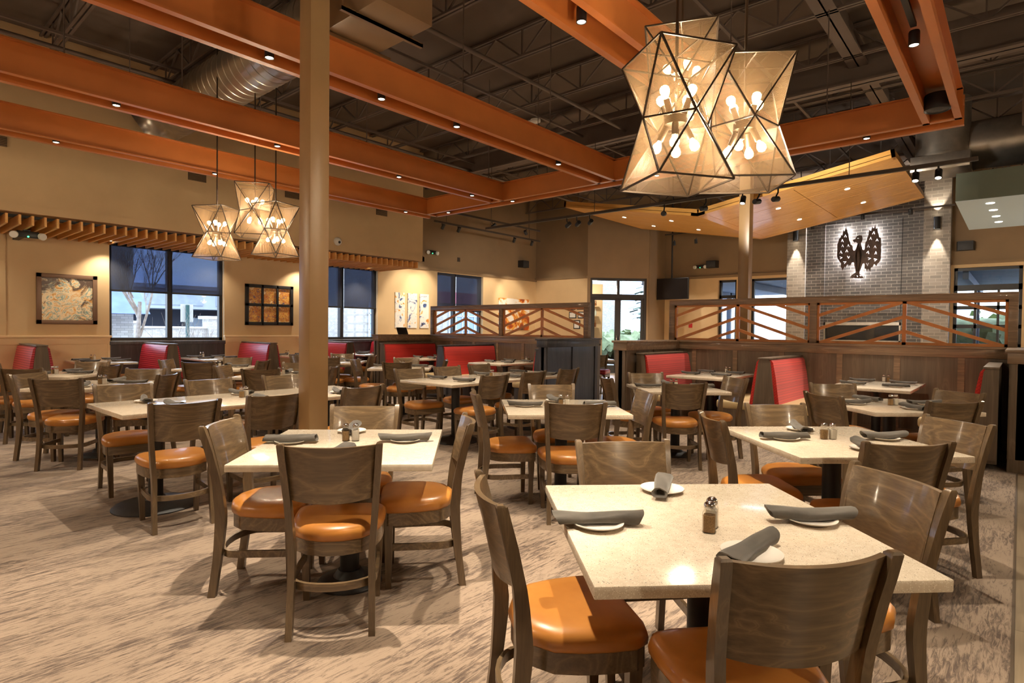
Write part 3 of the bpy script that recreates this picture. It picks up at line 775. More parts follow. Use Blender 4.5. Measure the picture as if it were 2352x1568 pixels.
def booth_table(x, y, sx, sy, key, wall_axis, base=True):
    t = thing('booth_table', TL[key], 'table', (x, y, 0), 0, 'quartz topped booth tables')
    make_top(t, sx, sy); make_base(t, -0.1 if wall_axis == 'X' else 0, -0.1 if wall_axis == 'Y' else 0, 0.25)
    rnd = random.Random(key)
    for nm, dx, dy in (('near left', -1, -1), ('near right', 1, -1), ('far left', -1, 1), ('far right', 1, 1)):
        if wall_axis == 'Y':
            setting(x+dx*0.22, y+dy*0.28, rnd.uniform(-.25, .25), '%s place of %s' % (nm, TP[key]))
        else:                                   # wall at +x: left/right seen along y
            setting(x+dy*0.28, y-dx*0.22, PI/2+rnd.uniform(-.25, .25), '%s place of %s' % (nm, TP[key]))
    if wall_axis == 'Y': shakers(x, y+sy/2-0.12, TP[key], 0.1)
    else: shakers(x+sx/2-0.12, y, TP[key], PI/2)
for key, x in (('W1', 2.94), ('W2', 4.76), ('W3', 6.56), ('W4', 8.22)): booth_table(x, 11.83, 0.76, 1.22, key, 'Y')
for key, y in (('L1', 9.43), ('L2', 7.33), ('R1', 3.36), ('R2', 1.30)): booth_table(8.36, y, 1.36, 0.82, key, 'X')
# benches along the partitions (length along +x, so turned a quarter)
def pbench(y, dbl, label, flip=False, pm=None):
    # local -x (red) faces -Y in the room:  local x -> +Y
    return booth_back(7.62, y, 0, 1.45, dbl, label, M['redfab'], pm or M['partwood'], GB)
def turn(t, y, face):
    # local y (length) -> room +X ; local x -> room -Y (face=-1) or +Y
    t.rotation_euler = (0, 0, -PI/2); return t
for y, dbl, lb, pm in ((10.31, False, 'red booth back against the far wing of the left partition', None), (8.45, True, 'red double booth in the middle of the left partition', M['daylit']), (6.02, False, 'red booth hidden beside the slate end panel', M['daylit']),
                    (4.16, False, 'red booth back against the far wing of the right partition', None), (2.42, True, 'red double booth in the middle of the right partition', None), (0.20, False, 'red booth edge beside the rightmost wing', None)):
    t = pbench(y, dbl, lb, pm=pm); face_up = lb.startswith('red booth hidden') or lb.startswith('red booth edge')
    # single benches: those at the low-y ends face +Y
    if face_up: t.rotation_euler = (0, 0, -PI/2); t.scale = (1, 1, 1)
    else: t.rotation_euler = (0, 0, -PI/2)
    if not dbl and not face_up:
        # mirror so that the red side looks towards -Y
        for c in t.children:
            me = c.data; me.transform(Matrix.Scale(-1, 4, (1, 0, 0))); me.flip_normals()
# ---------------------------------------------------------------- partitions with lattice screens
PX = 9.1
def partition(y0, y1, label, wings, battens, group='wood partitions with lattice screens'):
    t = thing('partition', label, 'partition', (0, 0, 0), 0, group)
    MB().box((PX, y0, 0), (PX+0.15, y1, 1.12)).obj('panel', M['partwood'], t)
    mb = MB()
    for y in battens: mb.box((PX-0.012, y-0.035, 0), (PX, y+0.035, 1.09))
    mb.box((PX-0.015, y0, 0), (PX, y1, 0.14)); mb.obj('batten', M['oak'], t)
    MB().box((PX-0.03, y0, 1.085), (PX+0.18, y1, 1.20), 0.004).box((PX-0.055, y0, 1.195), (PX+0.205, y1, 1.225), 0.005).obj('cap_rail', M['oak'], t)
    for (yy, yb, x0, x1, mat, nb) in wings:
        w = MB().box((x0, yy, 0), (x1, yb, 1.12)).box((x0-0.012, yy-0.012, 0), (x1, yb+0.012, 0.13)).obj('wing_panel', mat, t)
        mb = MB()
        for k in range(nb+1):
            xx = x0+0.04+(x1-x0-0.08)*k/nb
            mb.box((xx-0.04, yy-0.014, 0.13), (xx+0.04, yb+0.014, 1.09))
        mb.box((x0-0.014, yy, 0.13), (x0, yy+0.05, 1.09)).box((x0-0.014, yb-0.05, 0.13), (x0, yb, 1.09))
        mb.obj('wing_batten', mat, w)
        MB().box((x0-0.03, yy-0.03, 1.085), (x1+0.02, yb+0.03, 1.20), 0.004).box((x0-0.05, yy-0.05, 1.195), (x1+0.02, yb+0.05, 1.225), 0.005).obj('wing_cap', mat if mat is M['daylit'] else M['oak'], w)
    return t
PL = partition(5.86, 10.47, 'left wood partition with lattice screen and slate-toned end panel', [(10.42, 10.56, 7.62, 9.2, M['partwood'], 2), (5.72, 5.88, 7.45, 8.92, M['daylit'], 2)], [6.2, 6.9, 7.6, 8.3, 9.0, 9.7, 10.3])
PR = partition(-0.05, 4.42, 'right wood partition with lattice screen in front of the fireplace', [(4.26, 4.42, 7.40, 9.12, M['partwood'], 2), (-0.42, 0.06, 7.68, 9.12, M['partwood'], 1)], [3.98, 3.32, 2.64, 1.88, 1.21, 0.54])
def screen(y0, y1, ym, label):
    t = thing('lattice_screen', label, 'screen', (0, 0, 0), 0, 'copper lattice screens')
    zb, zt = 1.225, 1.885
    mb = MB(); a, b = PX+0.02, PX+0.13
    mb.box((a, y0, zt-0.09), (b, y1, zt), 0.004); mb.obj('top_rail', M['oak'], t)
    for yy in (y0, ym-0.045, y1-0.09): MB().box((a, yy, zb), (b, yy+0.09, zt-0.088), 0.003).obj('post', M['oak'], t)
    for (p, q) in ((y0+0.09, ym-0.045), (ym+0.045, y1-0.09)):
        zl, zh = zb, zt-0.09; c = (p+q)/2; x0, x1 = PX+0.055, PX+0.095; xm = (x0+x1)/2; mb = MB()
        mb.box((x0, p, zl), (x1, q, zl+0.035)).box((x0, p, zh-0.03), (x1, q, zh)).box((x0, p, zl), (x1, p+0.03, zh)).box((x0, q-0.03, zl), (x1, q, zh)).box((x0, c-0.022, zl), (x1, c+0.022, zh))
        hw = (q-p)/2; s = 0.37/1.03
        for zc in (zh+0.19, zh-0.0, zh-0.20, zh-0.39):
            for sd in (-1, 1):
                # bar drops from the centre post to the sides; clip at the frame
                ua = max(0, (zc-zh)/s); ub = min(hw, (zc-zl)/s)
                if ub <= ua: continue
                mb.bar((xm, c+sd*ua, zc-s*ua), (xm, c+sd*ub, zc-s*ub), x1-x0-0.002, 0.042, up=(0, 0, 1))
        mb.obj('lattice', M['lattice'], t)
screen(0.02, 4.44, 2.235, 'copper lattice screen in oak frame on the right partition')
screen(6.06, 10.46, 8.245, 'copper lattice screen in oak frame on the left partition')

# ---------------------------------------------------------------- slat canopy along the left wall
mb = MB(); x = 1.601-0.1485*22
while x < 9.3:
    mb.box((x-0.014, SOF+0.0, 2.815), (x+0.014, WL-0.0, 2.955)); x += 0.1485
st = thing('slat_canopy', 'row of golden wood slats hanging along the left wall', 'canopy')
mb.obj('slats', M['slat'], st)
MB().box((-1.8, 11.35, 2.955), (9.3, 11.40, 3.0)).box((-1.8, 12.1, 2.955), (9.3, 12.15, 3.0)).obj('hanger_rail', M['black'], st)

# ---------------------------------------------------------------- steel column
def column(x, y, w, label, h=DECK):
    t = thing('steel_column', label, 'column', (x, y, 0), 0)
    mb = MB().box((-w/2, -w/2, 0), (w/2, w/2, h), 0.006); mb.obj('shaft', M['column'], t)
    MB().box((-w/2-0.05, -w/2-0.05, 0), (w/2+0.05, w/2+0.05, 0.02)).obj('base_plate', M['column'], t)
column(2.33, 3.985, 0.155, 'square tan steel column rising past the front tables')
column(11.5, 4.04, 0.20, 'square tan steel column behind the right lattice screen')

# ---------------------------------------------------------------- rust orange double channel beams
ZB = 3.6; BH = 0.315
def channel_beam(axis, c, a, b, label, gap=0.105):
    """two channels back to back with an open slot between; axis 'X' or 'Y', centred on c"""
    t = thing('channel_beam', label, 'beam', (0, 0, 0), 0, 'rust orange ceiling beams')
    T = (lambda u, v, w: (w, c+u, v)) if axis == 'X' else (lambda u, v, w: (c+u, w, v))
    for s in (-1, 1):
        g, f, th = gap, gap+0.062, 0.012
        P = [(s*g, ZB), (s*f, ZB), (s*f, ZB+th), (s*(g+th), ZB+th), (s*(g+th), ZB+BH-th), (s*f, ZB+BH-th), (s*f, ZB+BH), (s*g, ZB+BH)]
        MB().prism(P, a, b, T=T).obj('channel', M['orange'], t, 20)
    MB().prism([(-gap, ZB+0.20), (gap, ZB+0.20), (gap, ZB+0.212), (-gap, ZB+0.212)], a, b, T=T).obj('slot_plate', M['orange'], t, 20)
    return t
XB = 7.75
BEAMS = {'b1': 9.0, 'b2': 7.0, 'b3': 4.76, 'T': 2.45, 'R': 0.67}
channel_beam('X', 9.0, -4, XB+0.167, 'rust orange beam nearest the left wall')
channel_beam('X', 7.0, -4, XB-0.1, 'rust orange beam second from the left wall')
channel_beam('X', 4.76, -4, XB-0.1, 'rust orange beam crossing behind the tan column')
channel_beam('X', 2.45, -4, XB-0.1, 'rust orange beam above the near pendant lights')
channel_beam('X', 0.67, -4, XB-0.1, 'rust orange beam at the upper right, with track light')
channel_beam('Y', XB, 0.5, 9.0-0.105, 'rust orange cross beam closing the far ends of the others')
# hanger rods from deck to beams
rods = [(1.2, 9.0), (5.2, 9.0), (1.45, 7.0), (2.5, 7.0), (4.9, 7.0), (7.4, 7.0), (4.6, 4.76), (6.2, 4.76), (3.2, 2.45), (6.4, 2.45), (7.75, 3.4), (7.75, 6.2), (7.75, 1.8), (5.0, 0.67)]
for i, (x, y) in enumerate(rods):
    tag(MB().tube([(x, y, ZB+BH), (x, y, DECK)], 0.007, 6).obj('hanger_rod', M['joist'], None), 'thin steel rod holding up a rust orange beam', 'rod', 'hanger rods of the orange beams')

# ---------------------------------------------------------------- downlights in the beam slots (fixture + its lamp)
WARM = (1.0, 0.86, 0.66); WHITE = (1.0, 0.91, 0.78)
def spot_can(label, loc, target, power, angle=70, blend=0.55, col=WARM, r=0.038, length=0.11, group='downlights in the orange beams', yoke=False, size=0.028):
    t = thing('spotlight', label, 'light', loc, 0, group)
    d = (Vector(target)-Vector(loc)).normalized(); q = Vector((0, 0, -1)).rotation_difference(d).to_matrix()
    mb = MB(); mb.lathe([(0, length), (r*0.9, length), (r, length-0.01), (r, 0.0), (r*0.86, 0.0), (r*0.82, 0.012), (0, 0.012)], 18, M=q); mb.obj('can', M['black'], t)
    mb = MB(); mb.lathe([(r*0.80, 0.004), (r*0.6, 0.0), (0, -0.001)], 18, M=q); mb.obj('lens', M['lens'], t)
    if yoke: MB().tube([Vector((0, 0, 0))+q @ Vector((0, 0, length*0.7)), Vector((0, 0, 0.10)), Vector((0, 0, 0.16))], 0.012, 8).obj('bracket', M['black'], t)
    if power > 0:
        lamp('SPOT', 'spot_lamp', Vector(loc)+d*0.012, power, col, size, Vector(loc)+d*3, angle, blend)
    return t
SPOTS = []
KEY = {(2.45, 1.5): 4.2, (2.45, 3.55): 2.2, (2.45, -0.6): 1.6, (0.67, 1.45): 1.7, (0.67, 3.6): 1.8, (4.76, 2.37): 2.0, (4.76, 1.1): 0.5, (4.76, 3.5): 0.8, (4.76, 4.51): 1.6, (4.76, -1.0): 1.0}
for b, y, xs in (('beam nearest the left wall', 9.0, (-2.2, -0.2, 1.78, 3.66, 5.44, 7.2)), ('beam second from the left wall', 7.0, (-1.8, 0.1, 1.88, 3.59, 5.47, 7.0)),
                 ('beam behind the tan column', 4.76, (-1.0, 1.1, 2.37, 3.5, 4.51, 6.4)), ('beam over the near pendants', 2.45, (-2.5, -0.6, 1.5, 3.55, 5.4, 6.9)), ('upper right beam', 0.67, (-2.5, -0.5, 1.45, 3.6, 5.47))):
    for k, x in enumerate(xs):
        ordn = ('first', 'second', 'third', 'fourth', 'fifth', 'sixth')[k]
        SPOTS.append(spot_can('black downlight, %s from the left in the %s' % (ordn, b), (x, y, 3.60), (x, y, 0), POW_BEAM*KEY.get((y, x), 1.0), 64, 0.35))
for k, y in enumerate((8.39, 6.75, 4.0, 1.38)):
    spot_can('black downlight, %s from the far end of the cross beam' % ('first', 'second', 'third', 'fourth')[k], (XB, y, 3.60), (XB, y, 0), POW_BEAM, 64, 0.35)

t = thing('drum_speaker', 'round black drum speaker in the corner of the upper right beams', 'speaker', (7.15, 0.67, 3.58))
MB().lathe([(0, 0.16), (0.105, 0.16), (0.11, 0.15), (0.11, 0.005), (0.10, 0.0), (0.09, 0.012), (0, 0.012)], 32).obj('shell', M['black'], t); MB().lathe([(0, 0.004), (0.03, 0.0), (0.05, 0.008), (0.085, 0.011)], 24).obj('cone', M['black_tex'], t)
tag(MB().box((2.2, 0.65, 3.72), (5.42, 0.69, 3.75)).obj('light_track', M['black'], None), 'short black track inside the upper right beam', 'track', 'ceiling light tracks')
# ---------------------------------------------------------------- joists, deck ribs, pipes
for k in range(-6, 11):
    x = 4.92+1.447*k
    if x > 20 or x < -5: continue
    y0, y1 = -8.9, (WL if x > 9.4 else SOF)
    mb = MB()
    for zz in (5.20, 5.60):
        mb.box((x-0.045, y0, zz), (x-0.012, y1, zz+0.03)).box((x+0.012, y0, zz), (x+0.045, y1, zz+0.03))
    y = y0+0.3; up = True
    while y < y1-0.6:
        a, b = (y, 5.22), (y+0.52, 5.61)
        mb.bar((x, y, 5.215), (x, y+0.50, 5.615), 0.022, 0.022).bar((x, y+0.50, 5.615), (x, y+1.0, 5.215), 0.022, 0.022).bar((x, y+1.0, 5.23), (x, y+1.0, 5.61), 0.02, 0.02)
        y += 1.0
    struct('ceiling_joist', mb, M['joist'])
for y in (-1.2, 2.9, 6.6, 9.6):
    struct('ceiling_bridging', MB().box((-5.3, y-0.02, 5.165), (18, y+0.02, 5.2)), M['joist'])
for (nm, p, q, r, m, lb) in (('sprinkler_pipe', (-5.3, 5.65, 5.10), (18.0, 5.65, 5.10), 0.032, 'joist', 'long grey sprinkler pipe under the joists, over the middle tables'),
                        ('sprinkler_pipe', (-5.3, 9.7, 5.02), (18.0, 9.7, 5.02), 0.03, 'joist', 'long grey sprinkler pipe under the joists, near the left wall'),
                        ('conduit', (-5.3, 10.72, 4.98), (9.4, 10.72, 4.98), 0.022, 'joist', 'thin conduit along the top of the left bulkhead'),
                        ('conduit', (-5.3, 10.3, 5.12), (9.4, 10.3, 5.12), 0.016, 'joist', 'thinner conduit just inside the left bulkhead'),
                        ('conduit', (-5.3, 8.2, 5.14), (15.0, 8.2, 5.14), 0.014, 'joist', 'thin conduit running over the second orange beam'),
                        ('conduit', (2.0, 3.5, 5.14), (16.0, 3.5, 5.14), 0.02, 'joist', 'thin conduit running above the near pendants')):
    tag(MB().tube([p, q], r, 10).obj(nm, M[m], None), lb, 'pipe')
# big girder and braces above the near pendants
struct('ceiling_girder', MB().box((-5.3, 1.72, 5.20), (18, 1.96, 5.23)).box((-5.3, 1.83, 5.2), (18, 1.85, 5.62)), M['joist'])
struct('ceiling_girder', MB().box((9.55, -8.9, 4.95), (9.80, WL, 4.98)).box((9.66, -8.9, 4.95), (9.69, WL, 5.5)), M['joist'])
tag(MB().bar((6.3, 1.85, 5.1), (8.9, -0.6, 5.1), 0.16, 0.05).obj('ceiling_brace', M['joist'], None), 'broad diagonal steel brace at the upper right of the ceiling', 'brace')
tag(MB().bar((4.6, 3.0, 5.1), (6.6, 1.5, 5.1), 0.16, 0.05).obj('ceiling_brace', M['joist'], None), 'broad diagonal steel brace above the near pendants', 'brace')
tag(MB().bar((5.9, 1.45, 4.78), (6.5, 0.85, 4.78), 0.05, 0.05).obj('strut_channel', M['ductpaint'], None), 'short slotted strut hanging level above the near pendants', 'strut')
tag(MB().bar((2.35, 8.4, 4.28), (4.1, 8.4, 4.28), 0.04, 0.04).obj('strut_channel', M['ductpaint'], None), 'slotted strut carrying the spiral duct at the left', 'strut')
for x in (2.4, 4.05): tag(MB().tube([(x, 8.4, 4.30), (x, 8.4, DECK)], 0.006, 6).obj('threaded_rod', M['joist'], None), 'threaded rod at one end of the duct strut', 'rod', 'threaded rods of the spiral duct strut')

# ducts
t = thing('spiral_duct', 'round galvanised spiral duct running toward the left wall', 'duct', (3.54, 0, 4.72))
mb = MB(); prof = []
y = 5.3
pts = []; rs = []
while y < 10.2:
    pts += [(0, y, 0), (0, y+0.13, 0), (0, y+0.14, 0), (0, y+0.15, 0)]; rs += [0.335, 0.335, 0.341, 0.335]; y += 0.16
mb.tube(pts, rs, 40); mb.obj('duct_barrel', M['steel'], t, 25)
mb = MB(); E_ = []
for k in range(9):
    a = k*PI/2/8*0.8; E_.append((-0.45*(1-math.cos(a)), 10.1+0.6*math.sin(a), -0.35*(1-math.cos(a))))
mb.tube(E_, 0.335, 40, cap=True); mb.obj('elbow', M['steel'], t, 25)
t = thing('duct_plenum', 'tan sheet metal duct box at the top beside the column', 'duct', (3.57, 4.92, 4.36))
MB().box((-0.32, -0.45, 0), (0.32, 0.43, 0.62), 0.004).obj('box', M['ductpaint'], t)
MB().box((-0.48, -0.10, -0.035), (0.50, -0.06, 0.0)).box((-0.48, -0.10, -0.035), (0.50, -0.095, 0.01)).box((-0.48, 0.40, -0.05), (0.46, 0.44, -0.01)).obj('hanger_strut', M['ductpaint'], t)
for x in (-0.46, 0.36): MB().tube([(x, -0.08, -0.02), (x, -0.08, DECK-4.36)], 0.009, 6).obj('hanger_rod', M['ductpaint'], t)
tag(MB().tube([(13.2, -6, 4.7), (13.2, 1.05, 4.7)], 0.42, 36).obj('round_duct', M['steel'], None), 'large round duct crossing the upper right corner', 'duct')
t = thing('square_duct', 'square galvanised duct drop at the upper right', 'duct', (12.9, 1.12, 4.28))
MB().lathe([(0.40, 1.2), (0.40, 0.25), (0.43, 0.24), (0.43, 0.20), (0.40, 0.19)], 30).obj('round_drop', M['steel'], t)
MB().box((-0.42, -0.42, -0.06), (0.42, 0.42, 0.20), 0.004).obj('box_boot', M['steel'], t)
for k in range(5): tag(MB().tube([(15.5+0.2*k, 0.5-0.45*k, 3.9), (15.5+0.2*k, 0.5-0.45*k, DECK)], 0.012, 6).obj('hanger_rod', M['joist_dark'], None), 'dark hanger rod above the blue lit soffit', 'rod', 'hanger rods above the bar soffit')
tag(MB().tube([(7.9, 0.02, 3.5), (7.9, 0.02, DECK)], 0.016, 8).obj('conduit_drop', M['joist'], None), 'vertical conduit dropping from the deck beside the upper right beam', 'pipe')

# bar soffit at the right edge
t = thing('bar_soffit', 'grey-green box soffit with pale underside at the right edge', 'soffit', (0, 0, 0))
MB().box((12.0, -4.5, 3.54), (15.4, 0.85, 3.99)).obj('fascia', flat('grey_green_paint', s2l((104,112,98)), 0.7), t)
MB().box((12.0, -4.5, 3.535), (15.4, 0.85, 3.54)).obj('underside', flat('daylight_blue_white', s2l((200,222,240)), 0.5), t)  # white underside, blue window daylight put into its colour
for k in range(4): MB().lathe([(0, -0.006), (0.055, -0.006), (0.06, 0.0), (0, 0.0)], 20, (12.45+k*0.72, 0.42-0.02*k, 3.534)).obj('can_light', M['canlight'], t)
lamp('SPOT', 'soffit_lamp', (13.2, 0.4, 3.5), 60, WHITE, 0.05, (13.2, 0.4, 0), 120, 0.6)

# ---------------------------------------------------------------- wooden butterfly canopy
t = thing('wood_canopy', 'folded golden plank canopy hanging before the fireplace', 'canopy')
YV, ZV, CX0, CX1 = 5.25, 3.83, 12.05, 16.1
M['canopy'] = wood('golden_plank', s2l((222,160,78)), s2l((244,190,108)), 0.32, 0.25, 'Y', 1.0, 4.0)
M['canopy_edge'] = wood('golden_edge', s2l((222,160,78)), s2l((240,184,102)), 0.35, 0.2, 'Y', 1.0, 3.0)
for (ye, ze, nm) in ((8.78, 4.47, 'left_leaf'), (1.70, 4.44, 'right_leaf')):
    d = Vector((0, ye-YV, ze-ZV)); L = d.length; d.normalize(); n = Vector((0, -d.z, d.y));  n = n if n.z > 0 else -n
    mb = MB(); e0 = Vector((0, YV, ZV)); np_ = 24; w = (CX1-CX0-0.36)/np_
    def slab(x0, x1, u0, u1, t0, t1):
        P = [(e0+d*u+n*tt) for u in (u0, u1) for tt in (t0, t1)]
        lo = [Vector((x0, 0, 0))+p for p in P]; hi = [Vector((x1, 0, 0))+p for p in P]
        for f in ((lo[0], lo[1], lo[3], lo[2]), (hi[0], hi[2], hi[3], hi[1]), (lo[0], lo[2], hi[2], hi[0]), (lo[1], hi[1], hi[3], lo[3]), (lo[0], hi[0], hi[1], lo[1]), (lo[2], lo[3], hi[3], hi[2])): mb.face(f)
    for k in range(np_):
        gap = 0.022 if k % 6 == 5 else 0.005
        for (u0, u1) in ((0.16, L*0.52), (L*0.52+0.012, L-0.06)): slab(CX0+0.18+k*w, CX0+0.18+(k+1)*w-gap, u0, u1, 0.0, 0.02)
    mb.obj(nm, M['canopy'], t)
    mb = MB(); slab(CX0, CX0+0.18, 0, L, -0.004, 0.14); slab(CX1-0.18, CX1, 0, L, -0.004, 0.14); slab(CX0, CX1, L-0.06, L, -0.004, 0.14); slab(CX0, CX1, 0.0, 0.16, -0.004, 0.06); slab(CX0, CX1, 0.1, L, 0.05, 0.06)
    mb.obj('edge_frame', M['canopy_edge'], t)
    for u in (0.35, 0.72):
        for xx in (CX0+1.3, CX0+2.9):
            p = e0+d*(L*u)+n*(-0.003); q = Vector((0, 0, 1)).rotation_difference(n).to_matrix()
            MB().lathe([(0, -0.004), (0.045, -0.004), (0.05, 0.0), (0, 0.001)], 18, (xx, p.y, p.z), M=q).obj('downlight', M['canlight'], t)
            lamp('SPOT', 'canopy_lamp', (xx, p.y, p.z-0.03), 900, WARM, 0.03, (xx, p.y, 0), 100, 0.6)

# ---------------------------------------------------------------- track lighting
t = thing('light_track', 'long black lighting track crossing before the wooden canopy', 'track', (0, 0, 0), 0, 'ceiling light tracks')
MB().box((9.48, 0.45, 3.58), (9.53, 9.05, 3.63)).obj('rail', M['joist_dark'], t)
for y in (1.9, 4.6, 6.2, 8.9): MB().tube([(9.505, y, 3.63), (9.505, y, 4.95)], 0.006, 6).obj('suspension', M['joist_dark'], t)
for nm, y, x0, x1, z in (('far left light track, lower of the two', 11.0, 9.7, 13.9, 4.0), ('far left light track, upper of the two', 10.45, 9.6, 13.2, 4.16)):
    t = thing('light_track', nm, 'track', (0, 0, 0), 0, 'ceiling light tracks')
    MB().box((x0, y-0.02, z), (x1, y+0.02, z+0.045)).obj('rail', M['joist_dark'], t)
    for x in (x0+0.4, x1-0.5): MB().tube([(x, y, z+0.04), (x, y, DECK)], 0.006, 6).obj('suspension', M['joist_dark'], t)
GT = 'heads on the ceiling light tracks'
tr = [(9.5, 6.84, 3.42, 'first'), (9.5, 6.60, 3.42, 'second'), (9.5, 6.30, 3.42, 'third'), (9.5, 4.75, 3.42, 'fourth'), (9.5, 4.0, 3.42, 'fifth'), (9.5, 3.40, 3.42, 'sixth'), (9.5, 3.14, 3.42, 'seventh'), (9.5, 2.86, 3.42, 'eighth'), (9.5, 1.11, 3.42, 'ninth'), (9.5, 0.86, 3.42, 'tenth')]
for k, (x, y, z, o) in enumerate(tr):
    tgt = (8.4, y, 0.8) if k in (5, 8, 9) else (11.5+k*1.0, 11.0, 1.8) if k < 3 else (13.4, y+(1.2 if k == 3 else -1.0), 4.1)
    spot_can('black track head, %s from the left on the long track' % o, (x, y, z), tgt, POW_TRACK if k % 2 == 0 else POW_TRACK*0.6, 62, 0.6, WHITE, 0.042, 0.13, GT, True)
for k, (x, y, z, tg) in enumerate(((9.95, 11.0, 3.86, (10.0, 12.5, 1.9)), (10.5, 11.0, 3.86, (10.6, 12.5, 1.9)), (12.7, 11.0, 3.86, (13.4, 12.5, 2.0)), (13.5, 11.0, 3.86, (14.4, 12.5, 2.0)), (11.2, 10.45, 4.02, (9.9, 12.5, 2.0)), (12.6, 10.45, 4.02, (15.6, 11.4, 2.0)))):
    spot_can('black track head, number %s from the left on the far tracks' % ('one', 'two', 'three', 'four', 'five', 'six')[k], (x, y, z), tg, POW_TRACK*0.9, 48, 0.6, WARM, 0.042, 0.13, GT, True)
for k, (y, z) in enumerate(((4.20, 4.20), (3.05, 4.33), (2.05, 4.33), (4.95, 4.25), (7.4, 4.1), (8.1, 4.1))):
    spot_can('black track head near the fireplace wall, %s of six' % ('first', 'second', 'third', 'fourth', 'fifth', 'sixth')[k], (XR-1.2, y, z-0.1), (XR-0.4, y, 2.2) if k < 4 else (XR-0.3, y, 0.5), POW_TRACK*0.5, 55, 0.6, WHITE, 0.045, 0.13, GT, True)
tag(MB().box((XR-1.23, 1.2, 4.33), (XR-1.18, 8.4, 4.37)).obj('light_track', M['joist_dark'], None), 'light track in front of the brick fireplace wall', 'track', 'ceiling light tracks')
for k, (y) in enumerate((4.83, 1.60)):      # cylinder sconces on the pilasters: up and down light
    t = thing('wall_sconce', 'black cylinder sconce on the %s brick pilaster' % ('left', 'right')[k], 'light', (XR-0.42, y, 3.94), 0, 'cylinder sconces on the pilasters')
    MB().lathe([(0.07, 0), (0.07, 0.30), (0.062, 0.30), (0.06, 0.28), (0, 0.28), (0, 0.02), (0.06, 0.02), (0.062, 0.0), (0.07, 0)], 24).box((0.05, -0.03, 0.1), (0.12, 0.03, 0.2)).obj('cylinder', M['black'], t)
    for zz in (0.018, 0.281): MB().lathe([(0, zz), (0.058, zz)], 20).obj('lens', M['lens'], t)
    lamp('SPOT', 'sconce_down', (XR-0.42, y, 3.93), POW_SCONCE, (1.0, 0.88, 0.7), 0.02, (XR-0.34, y, 0), 44, 0.5)
    lamp('SPOT', 'sconce_up', (XR-0.42, y, 4.26), POW_SCONCE*0.5, (1.0, 0.88, 0.7), 0.02, (XR-0.36, y, 6), 60, 0.5)

# ---------------------------------------------------------------- faceted mesh pendants
def make_pendant(label):
    t = thing('cage_pendant', label, 'pendant light', (0, 0, 0), 0, 'faceted mesh pendant lights')
    R0, R1, h = 0.29, 0.185, 0.325
    top = [Vector((R0*math.cos(a), R0*math.sin(a), h)) for a in (PI/4, 3*PI/4, 5*PI/4, 7*PI/4)]
    bot = [Vector((v.x, v.y, -h)) for v in top]
    mid = [Vector((R1*math.cos(a), R1*math.sin(a), 0)) for a in (0, PI/2, PI, 3*PI/2)]
    fr = MB(); sh = MB()
    def E(a, b): fr.bar(a, b, 0.0085, 0.0085)
    for i in range(4):
        j = (i+1) % 4
        E(top[i], top[j]); E(bot[i], bot[j]); E(mid[i], mid[j])
        for ring in (top, bot):
            E(ring[i], mid[i]); E(ring[i], mid[j])
            sh.face([ring[i], mid[i], mid[j]]); sh.face([ring[i], ring[j], mid[j]])
    c = Vector((0, 0, h))
    for i in range(4): fr.bar((top[i]+top[(i+1) % 4])/2, c, 0.006, 0.006)
    fr.obj('frame', M['bulbsock'], t, 30)
    uvl = sh.bm.loops.layers.uv.new('UVMap')
    for f in sh.bm.faces:
        f.normal_update(); e = (f.verts[1].co-f.verts[0].co).normalized(); g = f.normal.cross(e)
        for lp in f.loops: lp[uvl].uv = ((lp.vert.co-f.verts[0].co).dot(e), (lp.vert.co-f.verts[0].co).dot(g))
    sh.obj('mesh_shade', M['cage'], t, sharp=0, recalc=False)
    MB().tube([(0, 0, 0.0), (0, 0, h+0.02)], 0.006, 8).lathe([(0, 0.03), (0.06, 0.02), (0.06, -0.02), (0, -0.03)], 16).obj('stem', M['bulbsock'], t)
    ROD = 2.6
    MB().tube([(0, 0, h), (0, 0, ROD)], 0.0085, 8).obj('rod', M['bulbsock'], t)
    for s in (1, -1):
        for k in range(4):
            a = k*PI/2+(0.4 if s > 0 else 1.0); rr = 0.055
            p = Vector((rr*math.cos(a), rr*math.sin(a), s*0.045)); d = Vector((0.45*math.cos(a), 0.45*math.sin(a), s*1.0)).normalized()
            so = MB().tube([p-d*0.02, p+d*0.055], 0.017, 12).obj('socket', M['bulbsock'], t)
            q = Vector((0, 0, 1)).rotation_difference(d).to_matrix()
            MB().lathe([(0.010, 0.05), (0.012, 0.062), (0.021, 0.078), (0.0255, 0.094), (0.023, 0.110), (0.012, 0.120), (0, 0.122)], 16, p, M=q).obj('bulb', M['bulb'], so)
    return t
PEND = [((2.83, 1.36, 2.45), 0.98, 'leftmost of the three near mesh pendants'), ((3.36, 1.20, 2.53), 0.62, 'rightmost of the three near mesh pendants'), ((3.42, 1.61, 2.85), 0.40, 'highest of the three near mesh pendants, partly hidden'),
        ((3.24, 7.90, 2.57), 0.55, 'leftmost of the three far mesh pendants'), ((3.57, 7.55, 2.87), 0.95, 'highest of the three far mesh pendants'), ((3.74, 7.33, 2.62), 0.32, 'rightmost of the three far mesh pendants')]
